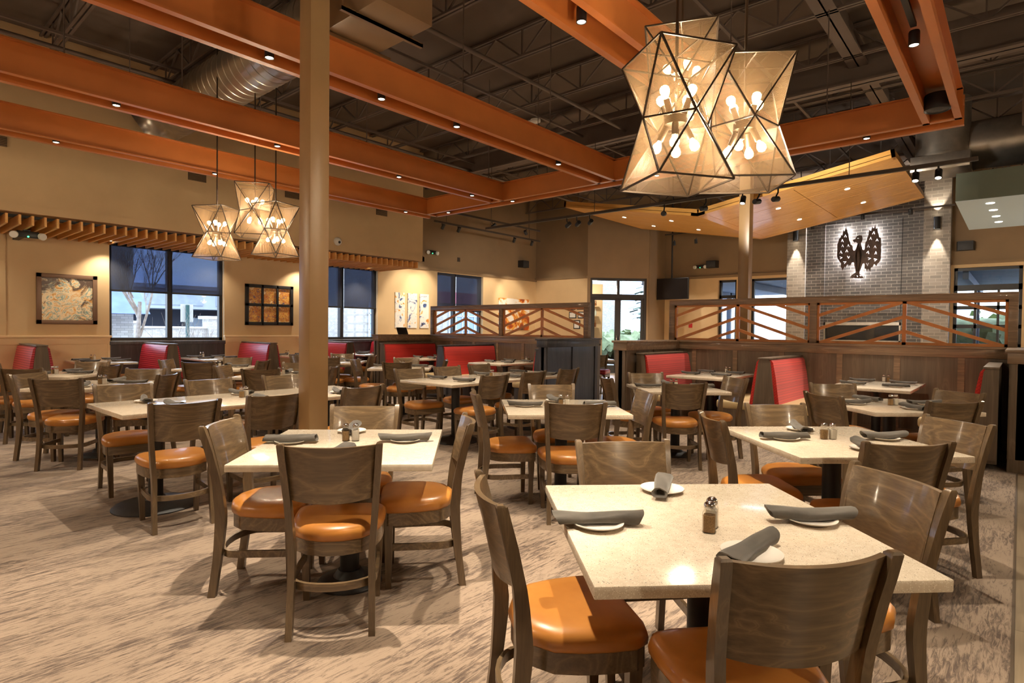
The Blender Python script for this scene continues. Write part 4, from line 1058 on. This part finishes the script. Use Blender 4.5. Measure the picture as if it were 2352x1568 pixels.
PEND += [((-2.2, 4.0, 2.6), 0.3, 'added mesh fill pendant outside the picture, beyond its left edge, nearer'), ((-2.0, 9.2, 2.6), 0.7, 'added mesh fill pendant outside the picture, beyond its left edge, farther'), ((1.0, -2.6, 2.6), 0.1, 'added mesh fill pendant outside the picture, behind the camera, over the aisle'),  # unseen pendants added to raise the ambient light
         ((6.0, -3.2, 2.6), 0.5, 'added mesh fill pendant outside the picture, over the bar, nearer'), ((11.0, -3.0, 2.6), 0.9, 'added mesh fill pendant outside the picture, over the bar, middle'), ((15.0, -2.6, 2.6), 0.2, 'added mesh fill pendant outside the picture, over the bar, farther')]
pp = None
for n_, (loc, rz, lb) in enumerate(PEND):
    if pp is None: pp = make_pendant(lb); pp.location = loc; pp.rotation_euler = (0, 0, rz)
    else: dup(pp, loc, rz, lb)
    for s in (1, -1): lamp('POINT', 'pendant_lamp', (loc[0], loc[1], loc[2]+s*0.14), POW_PEND*(1.0 if n_ < 6 else 5.0), (1.0, 0.82, 0.58), 0.05)  # the added fill pendants burn stronger than the visible ones
# ---------------------------------------------------------------- bird emblem on the brick
OUT = [(537,330),(548,380),(560,375),(568,425),(585,450),(590,520),(603,580),(620,610),(625,650),(650,660),(665,690),(670,740),(690,765),(712,755),(722,735),(735,690),(755,640),(752,625),(728,612),(722,604),(700,618),(678,600),(668,583),(680,562),(712,553),(722,525),(750,490),(785,478),(808,486),(820,480),(835,510),(842,550),(830,590),(812,625),(815,655),(835,700),(842,740),(860,748),(878,735),(885,690),(890,610),(910,590),(918,540),(940,480),(952,380),(968,395),(985,400),(1005,315),(1018,350),(1035,355),(1056,292),(1068,370),(1092,350),(1102,430),(1118,460),(1125,510),(1160,530),(1160,620),(1168,650),(1158,700),(1170,740),(1165,800),(1160,840),(1168,870),(1160,910),(1135,965),(1110,985),(1090,1035),(1065,1000),(1045,1000),(1030,1050),(1000,1060),(985,1135),(968,1100),(945,1085),(930,1130),(915,1085),(890,1090),(885,1040),(890,1000),(870,988),(845,1000),(835,1040),(820,1090),(800,1130),(805,1175),(845,1200),(885,1265),(860,1255),(835,1265),(810,1258),(785,1268),(760,1262),(735,1268),(705,1255),(680,1265),(655,1255),(632,1262),(655,1215),(700,1180),(730,1160),(725,1100),(705,1040),(700,985),(680,975),(655,985),(640,1035),(622,1030),(605,1060),(590,1015),(565,1030),(545,1085),(530,1060),(510,1100),(487,1135),(475,1080),(455,1080),(462,1000),(430,965),(400,920),(385,870),(390,760),(385,650),(405,600),(415,545),(440,540),(455,475),(475,490),(492,380),(510,420),(525,380)]
def em(p): return (3.80-(p[0]-385)*0.00131, 4.225-(p[1]+0.0916*(p[0]-770)-305)*0.00146)
def chev(u, v, rot=0, s=1.0):
    P = [(-25, 26), (0, -28), (25, 26), (14, 26), (0, -6), (-15, 26)]
    c, sn = math.cos(math.radians(rot)), math.sin(math.radians(rot))
    return [(u+s*(a*c-b*sn), v+s*(a*sn+b*c)) for a, b in P]
HO = [chev(532,495), chev(478,582), chev(484,678), chev(587,672), chev(457,795), chev(563,768), chev(465,897,80), chev(598,890,175), chev(536,978,60), chev(1032,437), chev(982,538), chev(1094,562), chev(945,674), chev(1062,684), chev(942,783,15), chev(1075,797), chev(970,900,80), chev(1078,915,75), chev(938,1008,175), chev(712,1213,60,.6), chev(765,1228,178,.6), chev(815,1213,-60,.6), [(740,545),(752,530),(780,538),(775,548)]]
t = thing('bird_sign', 'dark metal bird emblem with raised wings, backlit on the brick', 'sign', (XR-0.30, 0, 0))
cut = MB().prism([em(p) for p in OUT], -0.012, 0.012, holes=[[em(p) for p in h] for h in HO], T=lambda u, v, w: (w, u, v))
M['bronze'] = painted('dark_bronze_plate', s2l((52,38,30)), 0.4, 0.35, 8, 0.3)
M['bronze'].node_tree.nodes['Principled BSDF'].inputs['Metallic'].default_value = 0.7
cut.obj('bird_plate', M['bronze'], t, 20)
mb = MB(); mb.tube([(-0.02, em((770, 640))[0], em((770, 640))[1]), (-0.035, em((775, 850))[0], em((775, 850))[1]), (-0.03, em((775, 1000))[0], em((775, 1000))[1]), (-0.02, em((765, 1140))[0], em((765, 1140))[1])], [0.03, 0.075, 0.055, 0.03], 12)
mb.obj('bird_body', M['bronze'], t)
mb = MB()
for u, v in ((480, 800), (1080, 800), (770, 900), (770, 1150)): y, z = em((u, v)); mb.tube([(0.01, y, z), (0.13, y, z)], 0.012, 8)
mb.obj('standoff', M['black'], t)
for u, v in ((500, 560), (470, 760), (520, 930), (600, 820), (1040, 540), (1080, 760), (1030, 930), (930, 820), (770, 720), (770, 980), (770, 1190), (1020, 400), (540, 420)):
    y, z = em((u, v)); lamp('POINT', 'sign_backlight', (XR-0.245, y, z), POW_SIGN, (0.95, 0.97, 1.0), 0.01)

# ---------------------------------------------------------------- artworks
cream, gold, teal, dk, blu, rustc, wht = s2l((238,214,170)), s2l((222,158,66)), s2l((84,146,150)), s2l((74,56,48)), s2l((52,84,140)), s2l((176,74,24)), s2l((222,216,208))
def painting(name, x0, x1, z0, z1, label, art, frame=None, y=WL, depth=0.035, fw=0.07):
    t = thing(name, label, 'painting', ((x0+x1)/2, y, (z0+z1)/2))
    w, h = (x1-x0)/2, (z1-z0)/2; f = fw if frame else 0
    MB().box((-w+f, -depth+0.012, -h+f), (w-f, -0.002, h-f)).obj('canvas', art, t)
    if frame:
        mb = MB()
        for lo, hi in (((-w, -depth, -h), (w, 0, -h+fw)), ((-w, -depth, h-fw), (w, 0, h)), ((-w, -depth, -h), (-w+fw, 0, h)), ((w-fw, -depth, -h), (w, 0, h))): mb.box(lo, hi, 0.004)
        mb.obj('frame', frame, t)
    return t
a1 = m_cloudart('abstract_cream_gold', s2l((84,64,54)), [(0.26, s2l((90,70,58))), (0.36, gold), (0.44, cream), (0.50, s2l((244,226,190))), (0.55, teal), (0.58, cream), (0.68, gold), (0.75, s2l((120,90,70)))], 3, (-0.06, -0.08), 0.62, 3.0)
painting('framed_painting', 2.19, 3.05, 1.37, 2.23, 'large abstract cream and gold painting in bronze frame', a1, flat('bronze_frame', s2l((120,92,72)), 0.4, 0.2))
t = thing('panel_artwork', 'six small abstract panels in one black window-like frame', 'painting', (6.235, WL, 1.835))
mb = MB(); w, h = 0.54, 0.44
for lo, hi in (((-w, -0.05, -h), (w, 0, -h+0.07)), ((-w, -0.05, h-0.07), (w, 0, h)), ((-w, -0.05, -h), (-w+0.07, 0, h)), ((w-0.07, -0.05, -h), (w, 0, h)), ((-0.19, -0.05, -h), (-0.15, 0, h)), ((0.15, -0.05, -h), (0.19, 0, h)), ((-w, -0.05, -0.03), (w, 0, 0.03))): mb.box(lo, hi, 0.003)
mb.obj('frame', M['black'], t)
for i in range(3):
    for j in range(2):
        art = m_cloudart('abstract_panel_%d%d' % (i, j), s2l((240,216,170)), [(0.30, blu), (0.38, gold), (0.45, s2l((226,186,96))), (0.52, rustc), (0.58, gold), (0.64, blu), (0.72, s2l((60,46,40)))], 11+i*2+j, (-0.33+i*0.34, -0.2+j*0.4), 0.30, 6.0)
        MB().box((-0.47+i*0.34, -0.02, -0.37+j*0.40), (-0.19+i*0.34-0.0, -0.005, -0.03+j*0.40)).obj('art_panel', art, t)
for i in range(3):
    art = m_art('abstract_canvas_%d' % i, [(0.28, dk), (0.36, blu), (0.44, wht), (0.56, wht), (0.62, gold), (0.67, rustc), (0.74, blu)], 3.2, 1.6, 31+i)
    painting('canvas_painting', 9.66+i*0.42, 9.66+i*0.42+0.32, 1.37, 2.31, '%s of three tall white and blue abstract canvases' % ('leftmost', 'middle', 'rightmost')[i], art)
painting('canvas_painting', 13.72, 15.25, 1.34, 2.36, 'wide abstract canvas seen through the left lattice', m_art('abstract_wide', [(0.30, dk), (0.42, rustc), (0.47, gold), (0.52, wht), (0.72, wht)], 1.4, 1.5, 51))
def notice(y0, y1, z0, z1, label, name='framed_notice'):
    t = thing(name, label, 'notice', (15.6, (y0+y1)/2, (z0+z1)/2)); w, h = (y1-y0)/2, (z1-z0)/2
    MB().box((-0.02, -w, -h), (0, w, h)).obj('frame', M['black'], t)
    MB().box((-0.022, -w+0.03, -h+0.03), (-0.019, w-0.03, h-0.03)).obj('sheet', M['white'], t)
notice(10.65, 10.90, 1.40, 1.68, 'small black framed notice on the wall beside the entrance')
for i, (a, b, c, d) in enumerate(((10.85, 11.08, 2.02, 2.12), (10.50, 10.78, 2.02, 2.12), (10.80, 11.08, 1.74, 1.95), (10.48, 10.74, 1.74, 1.95))):
    notice(a, b, c, d, '%s white notice sheet in the cluster beside the entrance' % ('upper left', 'upper right', 'lower left', 'lower right')[i], 'notice_sheet')

# ---------------------------------------------------------------- wall fittings
t = thing('television', 'black flat television hung from a ceiling pole', 'television', (XR-0.55, 8.5, 2.72))
MB().box((-0.03, -0.60, -0.34), (0.03, 0.60, 0.34), 0.006).obj('casing', M['black'], t); MB().box((-0.032, -0.58, -0.32), (-0.0305, 0.58, 0.32)).obj('screen', M['screen'], t)
MB().tube([(0.05, 0, -0.1), (0.05, 0, DECK-2.72)], 0.025, 10).obj('ceiling_pole', M['black'], t)
def speaker(loc, rz, label):
    t = thing('wall_speaker', label, 'speaker', loc, rz, 'black wall speakers')
    MB().prism([(-0.18, 0), (0.18, 0), (0.15, -0.2), (-0.15, -0.2)], -0.11, 0.11).obj('cabinet', M['black'], t); MB().box((-0.14, -0.21, -0.09), (0.14, -0.2, 0.09), 0.005).obj('grille', M['black_tex'], t)
speaker((14.84, WL, 3.51), 0, 'black speaker high on the wall above the far canvas')
speaker((XR, 7.35, 3.47), -PI/2, 'black speaker high above the television, beside the emergency light')
speaker((XR, 1.05, 3.52), -PI/2, 'black speaker above the garage window right of the fireplace')
def emergency(loc, rz, label):
    t = thing('emergency_light', label, 'light', loc, rz, 'twin headed emergency lights')
    MB().box((-0.14, -0.07, -0.05), (0.14, 0, 0.05), 0.015).obj('housing', M['black'], t)
    for s in (-1, 1):
        q = Vector((0, 0, 1)).rotation_difference(Vector((s*0.35, -1, -0.25)).normalized()).to_matrix()
        MB().lathe([(0, -0.02), (0.05, 0.0), (0.055, 0.05), (0.05, 0.06), (0, 0.062)], 18, (s*0.16, -0.05, -0.01), M=q).obj('lamp_head', M['white'], t)
    MB().sphere((0.0, -0.073, -0.035), 0.012, 10, 6).obj('status_led', M['led'], t)
emergency((1.93, 11.6, 2.74), 0, 'emergency light with green LED below the slats at the left edge')
emergency((10.9, WL, 3.49), 0, 'emergency light with green LED above the three tall canvases')
emergency((XR, 7.75, 3.43), -PI/2, 'emergency light with green LED above the television')
MB_ = MB().box((-0.04, 0, -0.02), (0.04, 0.9, 0.06)); tag(MB_.obj('emergency_bracket', M['black'], None), 'black bracket holding the leftmost emergency light', 'bracket').location = (1.93, 11.6, 2.76)
for i, (x, z, lb) in enumerate(((4.17, 3.98, 'dark louvred vent high on the bulkhead, behind the far pendants'), (5.95, 3.99, 'dark louvred vent high on the bulkhead, left of the column'), (8.11, 3.98, 'dark louvred vent high on the bulkhead, right of the column'), (1.46, 3.96, 'dark louvred vent high on the bulkhead, at the left edge'))):
    t = thing('wall_vent', lb, 'vent', (x, SOF, z), 0, 'vents on the left bulkhead'); mb = MB().box((-0.15, -0.01, -0.07), (0.15, 0, 0.07))
    mb.obj('backing', M['joist_dark'], t); mb = MB()
    for k in range(6): mb.box((-0.15, -0.02, -0.065+k*0.023), (0.15, -0.008, -0.055+k*0.023))
    mb.obj('louvre', M['wall_up'], t)
tag(MB().box((11.92, WL-0.015, 3.33), (12.02, WL, 3.45)).obj('wall_box', M['joist_dark'], None), 'small dark box on the wall above the far left window', 'box')
t = thing('security_camera', 'white dome security camera on the left bulkhead, right of the column', 'camera', (6.98, SOF, 3.19))
MB().lathe([(0.09, 0), (0.085, 0.03), (0.07, 0.05), (0.045, 0.075), (0, 0.08)], 20, M=Matrix.Rotation(PI/2, 3, 'X')).obj('dome', M['white'], t); MB().sphere((0, -0.07, -0.02), 0.03, 12, 8).obj('camera_eye', M['black'], t)
t = thing('smoke_detector', 'white twin smoke detector under the joists, centre of the ceiling', 'detector', (8.3, 6.7, 5.1))
MB().lathe([(0.09, 0.06), (0.09, 0.02), (0.05, 0.0), (0, 0.0)], 20).box((-0.05, 0.05, 0.02), (0.05, 0.3, 0.06), 0.01).obj('housing', M['white'], t); MB().tube([(0, 0, 0.05), (0, 0, 0.5)], 0.01, 6).obj('stem', M['joist'], t)
for i, (x, y) in enumerate(((3.16, 12.2), (6.9, 12.2), (8.5, 12.1), (5.0, 12.2), (1.3, 12.2))):
    t = thing('can_light', 'round downlight tucked between the wall slats, %s of five' % ('second from left', 'fourth from left', 'rightmost', 'middle', 'leftmost')[i], 'light', (x, y, 2.85), 0, 'downlights between the slats')
    MB().lathe([(0.055, 0.10), (0.055, 0.0), (0.045, 0.0), (0.045, 0.01), (0, 0.012)], 18).obj('trim_ring', M['white'], t); MB().lathe([(0, 0.006), (0.044, 0.006)], 18).obj('lens', M['canlight'], t)
    lamp('SPOT', 'slat_downlight', (x, y, 2.83), POW_SLAT, WARM, 0.03, (x, y+0.05, 0), 110, 0.7)
t = thing('order_tablet', 'black tablet propped on the cap of the far left wing', 'tablet', (8.35, 10.49, 1.225))
MB().box((-0.14, -0.01, 0), (0.14, 0.01, 0.17), 0.004, rot=Matrix.Rotation(-0.45, 3, 'X')).obj('tablet_body', M['black'], t)
tag(MB().box((XR-0.02, 8.0, 1.48), (XR, 8.12, 1.62)).obj('fire_alarm', flat('alarm_red', s2l((190,40,36)), 0.4), None), 'small red fire alarm box seen through the right lattice', 'alarm')
t = thing('bar_tap', 'small chrome tap on a tray at the right edge, behind the wing', 'tap', (8.6, -0.28, 1.225))
MB().lathe([(0, 0), (0.16, 0), (0.17, 0.02), (0, 0.02)], 24).obj('tray', M['steel'], t); MB().tube([(0, 0, 0.02), (0, 0, 0.10), (0, -0.03, 0.14), (0, -0.07, 0.13), (0, -0.08, 0.10)], 0.008, 8).obj('spout', M['chrome'], t)
# beyond the gap: table, red stool, bar chairs
t = thing('dining_table', TL['D1'], 'table', (10.8, 7.05, 0), PI/4, 'quartz topped dining tables'); make_top(t, 0.8, 0.8); make_base(t, 0, 0)
setting(10.75, 7.1, 0.3, 'middle of '+TP['D1'])
def stool(x, y, label, mat, h=0.50, g='padded stools beyond the partitions'):
    t = thing('padded_stool', label, 'stool', (x, y, 0), 0.3, g)
    MB().box((-0.2, -0.2, h-0.09), (0.2, 0.2, h), 0.03).obj('seat', mat, t, 50); MB().box((-0.19, -0.19, h-0.14), (0.19, 0.19, h-0.09)).obj('apron', M['daylit'], t)
    for sx in (-1, 1):
        for sy in (-1, 1): MB().box((sx*0.17-0.02, sy*0.17-0.02, 0), (sx*0.17+0.02, sy*0.17+0.02, h-0.13)).obj('leg', M['legwood'], t)
stool(9.55, 6.1, 'red padded stool peeking out beside the slate end panel', M['redvinyl'], 0.62)
stool(12.6, 6.75, 'pale green topped stool beside the right partition wing', flat('pale_green_vinyl', s2l((150,168,150)), 0.5), 0.78)
stool(13.6, 7.0, 'farther pale green topped stool near the entrance door', flat('pale_green_vinyl_b', s2l((150,168,150)), 0.5), 0.78)
# entrance vestibule seen through the left door leaf
mb = diag_box(MB(), -0.2, -0.05, 0, 3.0, 0.2, 2.2); diag_box(mb, -0.2, 1.0, 0, 3.0, 2.2, 2.35)
struct('wall_vestibule', mb, M['wainscot'])
for k, z in enumerate((1.45, 1.85, 2.2)):
    sh = tag(diag_box(MB(), -0.05, 0.85, z, z+0.025, 1.98, 2.2).obj('wall_shelf', M['wainscot'], None), '%s of three bottle shelves behind the left door pane' % ('lowest', 'middle', 'highest')[k], 'shelf', 'shelves in the vestibule')
    for i in range(5):
        p = Matrix.Translation((15.6, 10.4, 0)) @ Matrix.Rotation(-PI/4, 4, 'Z') @ Vector((0.12+i*0.15, 2.08, z+0.025))
        tag(MB().lathe([(0, 0), (0.03, 0), (0.032, 0.02), (0.032, 0.14), (0.012, 0.18), (0.012, 0.24), (0, 0.24)], 12, p).obj('bottle', M['jarbottle'][(i+k) % 2], None), 'small bottle on the %s vestibule shelf' % ('lowest', 'middle', 'highest')[k], 'bottle', 'bottles on the %s shelf' % ('lowest', 'middle', 'highest')[k])
t = thing('framed_poster', 'framed poster leaning low behind the left door pane', 'poster', (0, 0, 0))
diag_box(MB(), 0.1, 0.5, 0.55, 1.15, 2.15, 2.19).obj('frame', M['black'], t); diag_box(MB(), 0.14, 0.46, 0.59, 1.11, 2.142, 2.15).obj('print', M['white'], t)
v = Matrix.Translation((15.6, 10.4, 0)) @ Matrix.Rotation(-PI/4, 4, 'Z') @ Vector((0.5, 1.3, 2.7)); lamp('POINT', 'vestibule_lamp', v, 60, WARM, 0.08)

# ---------------------------------------------------------------- outside
struct('ground_outside', MB().box((-40, WL+0.3, -0.4), (70, 80, -0.25)).box((XR+0.3, -60, -0.4), (90, 80, -0.25)), painted('pale_asphalt', s2l((176,178,182)), 0.9, 0.08, 0.3))
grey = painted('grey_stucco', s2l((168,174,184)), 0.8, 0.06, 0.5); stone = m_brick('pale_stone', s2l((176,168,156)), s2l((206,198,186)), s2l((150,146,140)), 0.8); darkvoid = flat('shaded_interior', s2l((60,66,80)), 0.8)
t = thing('shop_building', 'long grey shop building across the car park', 'building', (0, 0, 0))
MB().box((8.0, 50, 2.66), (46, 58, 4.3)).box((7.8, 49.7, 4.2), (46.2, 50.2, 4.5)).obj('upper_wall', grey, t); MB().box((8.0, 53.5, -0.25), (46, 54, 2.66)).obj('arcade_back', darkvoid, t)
mb = MB()
for x in (11, 21.5, 29, 36): mb.box((x, 50, -0.25), (x+1.0, 50.9, 2.66))
mb.obj('pier', stone, t); MB().box((19.4, 53.42, -0.1), (21.2, 53.5, 2.0)).box((23.5, 53.42, -0.1), (24.8, 53.5, 2.0)).obj('shop_window', flat('pane_reflection', s2l((190,205,220)), 0.1), t)
mb = MB()
for x in (10, 15.2, 20.4, 25.6): mb.box((x, 49.93, 2.95), (x+4.2, 50.0, 3.75))
mb.obj('wall_panel', painted('grey_panel', s2l((150,157,170)), 0.8), t)
t = thing('corner_shop', 'cream shop with blue awning at the left of the big window', 'building', (0, 0, 0))
MB().box((2.0, 24, -0.25), (6.95, 27, 6)).obj('wall', stone, t); MB().prism([(0, 0), (1.1, 0), (0, 0.8)], 5.0, 7.15, T=lambda u, v, w: (w, 24-u, 1.75+v)).obj('awning', painted('blue_awning', s2l((120,140,190)), 0.7), t)
def lettering(body, size, loc, rot, mat, parent, ext=0.01):
    cu = bpy.data.curves.new('lettering', 'FONT'); cu.body = body; cu.size = size; cu.extrude = ext
    tmp = bpy.data.objects.new('tmp_text', cu); COL.objects.link(tmp); bpy.context.view_layer.update()
    me = bpy.data.meshes.new_from_object(tmp.evaluated_get(bpy.context.evaluated_depsgraph_get())); me.name = 'lettering'
    bpy.data.objects.remove(tmp); bpy.data.curves.remove(cu); me.materials.clear(); me.materials.append(mat)
    o = bpy.data.objects.new('lettering', me); COL.objects.link(o); o.location = loc; o.rotation_euler = rot; o.parent = parent; return o
lettering('dia', 0.85, (5.25, 23.95, 3.75), (PI/2, 0, 0), darkvoid, t)
t = thing('stone_wall', 'low stone wall with pillar across the car park', 'wall'); MB().box((9.6, 36, -0.25), (24, 36.4, 1.2)).box((9.3, 35.8, -0.25), (10.5, 36.6, 1.45)).box((14.2, 35.7, -0.25), (15.6, 36.7, 1.75)).obj('masonry', stone, t); MB().box((9.6, 35.9, 1.2), (24, 36.5, 1.3)).box((9.2, 35.7, 1.45), (10.6, 36.7, 1.58)).box((14.0, 35.6, 1.75), (15.8, 36.8, 1.92)).obj('coping', M['white'], t)
tag(MB().box((10, 31.4, -0.25), (30, 31.7, 0.25)).obj('red_kerb', flat('red_kerb_paint', s2l((180,60,60)), 0.7), None), 'red painted kerb across the car park', 'kerb')
t = thing('sign_post', 'green post with blank sign backs outside the big window', 'sign', (6.75, 18.5, -0.25)); MB().box((-0.04, -0.04, 0), (0.04, 0.04, 2.22)).obj('post', flat('green_post', s2l((60,100,100)), 0.5), t); MB().box((-0.17, 0.045, 1.72), (0.17, 0.06, 2.24)).obj('sign_plate', M['white'], t)
bark = painted('pale_bark', s2l((176,164,154)), 0.9, 0.2, 12)
def bare_tree(name, label, loc, h, r, spread, seed, levels=3, nb=4):
    rnd = random.Random(seed); mb = MB()
    def grow(p, d, l, rr, lv):
        q = p+d*l; mid = p+d*l*0.5+Vector((rnd.uniform(-1, 1), rnd.uniform(-1, 1), 0))*l*0.05
        mb.tube([p, mid, q], [rr, rr*0.85, rr*0.6], 6)
        if lv == 0: return
        for k in range(nb):
            a = rnd.uniform(0, 2*PI); e = Vector((math.cos(a)*spread, math.sin(a)*spread, rnd.uniform(0.5, 1.0))).normalized()
            grow(p+d*l*rnd.uniform(0.6 if lv == levels else 0.35, 1.0), (d*0.7+e*0.6).normalized(), l*rnd.uniform(0.5, 0.8), rr*0.42, lv-1)
    if r > 0.03: grow(Vector(loc), Vector((0, 0, 1)), h, r, levels)
    else:
        for k in range(14):
            a = rnd.uniform(0, 2*PI); grow(Vector(loc), Vector((math.cos(a)*0.5, math.sin(a)*0.5, 1)).normalized(), h*rnd.uniform(.6, 1), r, 2)
    return tag(mb.obj(name, bark, None, 60), label, 'tree')
bare_tree('bare_tree', 'bare young tree just outside the big left window', (4.95, 16.6, -0.25), 2.2, 0.075, 0.8, 3, 4, 5)
tag(bare_tree('bare_shrub', 'pale leafless shrub right of the bare tree', (5.9, 16.5, -0.25), 1.25, 0.014, 0.8, 5), cat='shrub'); tag(bare_tree('bare_shrub', 'pale leafless shrub at the foot of the bare tree', (4.35, 15.3, -0.25), 0.8, 0.012, 0.8, 8), cat='shrub')
t = thing('storefront', 'pale storefront with white gridded windows beyond the second window', 'building')
MB().box((21.5, 34, -0.25), (58, 38, 8)).obj('wall', stone, t); mb = MB(); g2 = MB()
for x0 in (24.0, 31.5, 39.0, 46.0):
    g2.box((x0, 33.9, 0.3), (x0+4.2, 34.0, 3.2))
    for k in range(7): mb.box((x0+k*0.7-0.04, 33.84, 0.3), (x0+k*0.7+0.04, 33.92, 3.2))
    for z in (0.3, 1.2, 2.3, 3.15): mb.box((x0-0.05, 33.84, z), (x0+4.25, 33.92, z+0.07))
g2.obj('shop_window', flat('blue_grey_pane', s2l((140,162,182)), 0.1), t); mb.obj('window_grid', M['white'], t)
MB().box((30, 33.7, 3.3), (52, 34.0, 4.2)).obj('sign_band', flat('rose_band', s2l((190,110,120)), 0.7), t)
green = painted('hedge_green', s2l((132,142,104)), 0.9, 0.35, 3)
def hedge(name, label, c, r, seed, cat):
    rnd = random.Random(seed); mb = MB()
    for k in range(260):
        d = Vector((rnd.gauss(0, 1), rnd.gauss(0, 1), rnd.gauss(0, 0.8))).normalized(); p = Vector((c[0]+d.x*r[0]*rnd.uniform(.75, 1), c[1]+d.y*r[1]*rnd.uniform(.75, 1), c[2]+d.z*r[2]*rnd.uniform(.75, 1)))
        s = rnd.uniform(0.12, 0.3); a = Vector((rnd.uniform(-1, 1), rnd.uniform(-1, 1), rnd.uniform(-1, 1))).normalized(); b = a.cross(d if abs(a.dot(d)) < .9 else Vector((0, 0, 1))).normalized()
        mb.face([p-a*s-b*s, p+a*s-b*s, p+a*s+b*s, p-a*s+b*s])
    mb.sphere(c, 1, 12, 8) if False else None
    m2 = MB().sphere((0, 0, 0), 1.0, 16, 10); 
    for v in m2.bm.verts: v.co = Vector((c[0]+v.co.x*r[0]*0.85, c[1]+v.co.y*r[1]*0.85, c[2]+v.co.z*r[2]*0.85))
    mb._merge(m2.bm); return tag(mb.obj(name, green, None, 0), label, cat)
hedge('hedge', 'grey-green hedge outside the garage window at the right', (27, 1.5, 0.7), (2.0, 6.0, 1.5), 4, 'hedge'); hedge('hedge', 'low green hedge across the road beyond the entrance', (30, 17.5, 0.5), (3.0, 3.0, 0.9), 6, 'hedge')
t = thing('conifer_tree', 'tall dark conifer beyond the right door pane', 'tree', (36, 18.0, -0.25)); MB().tube([(0, 0, 0), (0, 0, 8)], [0.25, 0.05], 8).obj('trunk', bark, t)
mb = MB(); rnd = random.Random(2)
for k in range(700):
    z = rnd.uniform(2.2, 8.6); R = (8.9-z)*0.36; a = rnd.uniform(0, 2*PI); rr = R*math.sqrt(rnd.uniform(.1, 1)); p = Vector((rr*math.cos(a), rr*math.sin(a), z)); s = rnd.uniform(.12, .3)
    d = Vector((math.cos(a), math.sin(a), -0.3)); b = Vector((-math.sin(a), math.cos(a), rnd.uniform(-.4, .4))); mb.face([p-d*s-b*s*.5, p+d*s-b*s*.5, p+d*s+b*s*.5, p-d*s+b*s*.5])
mb.obj('foliage', painted('conifer_green', s2l((96,112,96)), 0.9, 0.3, 2), t, 0)
t = thing('patio_pergola', 'grey roofed patio pergola outside the right hand windows', 'pergola')
mb = MB()
for y in (-4, -1.5, 1.0, 3.5, 6.5, 9.0): mb.box((24, y, -0.25), (24.15, y+0.15, 2.95)).box((18.5, y, 2.75), (26, y+0.12, 2.95))
mb.box((18.4, -6, 2.95), (26.2, 10, 3.1)).box((24, -6, 1.0), (24.1, 10, 1.08)); mb.obj('frame', painted('patio_grey', s2l((96,108,128)), 0.6), t)
# ---------------------------------------------------------------- daylight, camera, view
w = bpy.data.worlds.new('daylight'); SC.world = w; w.use_nodes = True; nt = w.node_tree; nt.nodes.clear()
o = nt.nodes.new('ShaderNodeOutputWorld'); b = nt.nodes.new('ShaderNodeBackground'); tc = nt.nodes.new('ShaderNodeTexCoord'); no = nt.nodes.new('ShaderNodeTexNoise'); no.inputs['Scale'].default_value = 3.0; no.inputs['Detail'].default_value = 6
mp = nt.nodes.new('ShaderNodeMapping'); mp.inputs['Scale'].default_value = (1, 1, 3); r = nt.nodes.new('ShaderNodeValToRGB')
r.color_ramp.elements[0].position = 0.42; r.color_ramp.elements[0].color = (0.50, 0.68, 1.0, 1); r.color_ramp.elements[1].position = 0.62; r.color_ramp.elements[1].color = (0.95, 0.98, 1.0, 1)
for a, c in ((tc.outputs['Generated'], mp.inputs[0]), (mp.outputs[0], no.inputs['Vector']), (no.outputs['Fac'], r.inputs[0]), (r.outputs[0], b.inputs[0]), (b.outputs[0], o.inputs[0])): nt.links.new(a, c)
b.inputs[1].default_value = SKY
cam = bpy.data.cameras.new('camera'); cam.sensor_width = 36.0; cam.lens = 1344.37/2352*36.0; cam.clip_start = 0.05; cam.clip_end = 300
co = bpy.data.objects.new('camera', cam); COL.objects.link(co)
RX = Vector((0.65554317, -0.75507084, 0.01145344)); RD = Vector((-0.00872714, -0.02274099, -0.9997033)); RF = Vector((0.75510727, 0.65524871, -0.02149731))
co.matrix_world = Matrix(((RX.x, -RD.x, -RF.x, 0), (RX.y, -RD.y, -RF.y, 0), (RX.z, -RD.z, -RF.z, 1.376), (0, 0, 0, 1)))
SC.camera = co
vs = SC.view_settings; SC.display_settings.display_device = 'sRGB'; vs.view_transform = 'Standard'; vs.look = 'None'; vs.gamma = 1.0; vs.use_curve_mapping = False; vs.exposure = EXPO
cy = SC.cycles
cy.max_bounces = 6; cy.diffuse_bounces = 4; cy.glossy_bounces = 2; cy.transmission_bounces = 2; cy.transparent_max_bounces = 10; cy.use_adaptive_sampling = True; cy.adaptive_threshold = 0.08; cy.caustics_reflective = False; cy.caustics_refractive = False
cy.sample_clamp_indirect = 4.0; cy.use_denoising = True
try: cy.use_light_tree = True
except Exception: pass
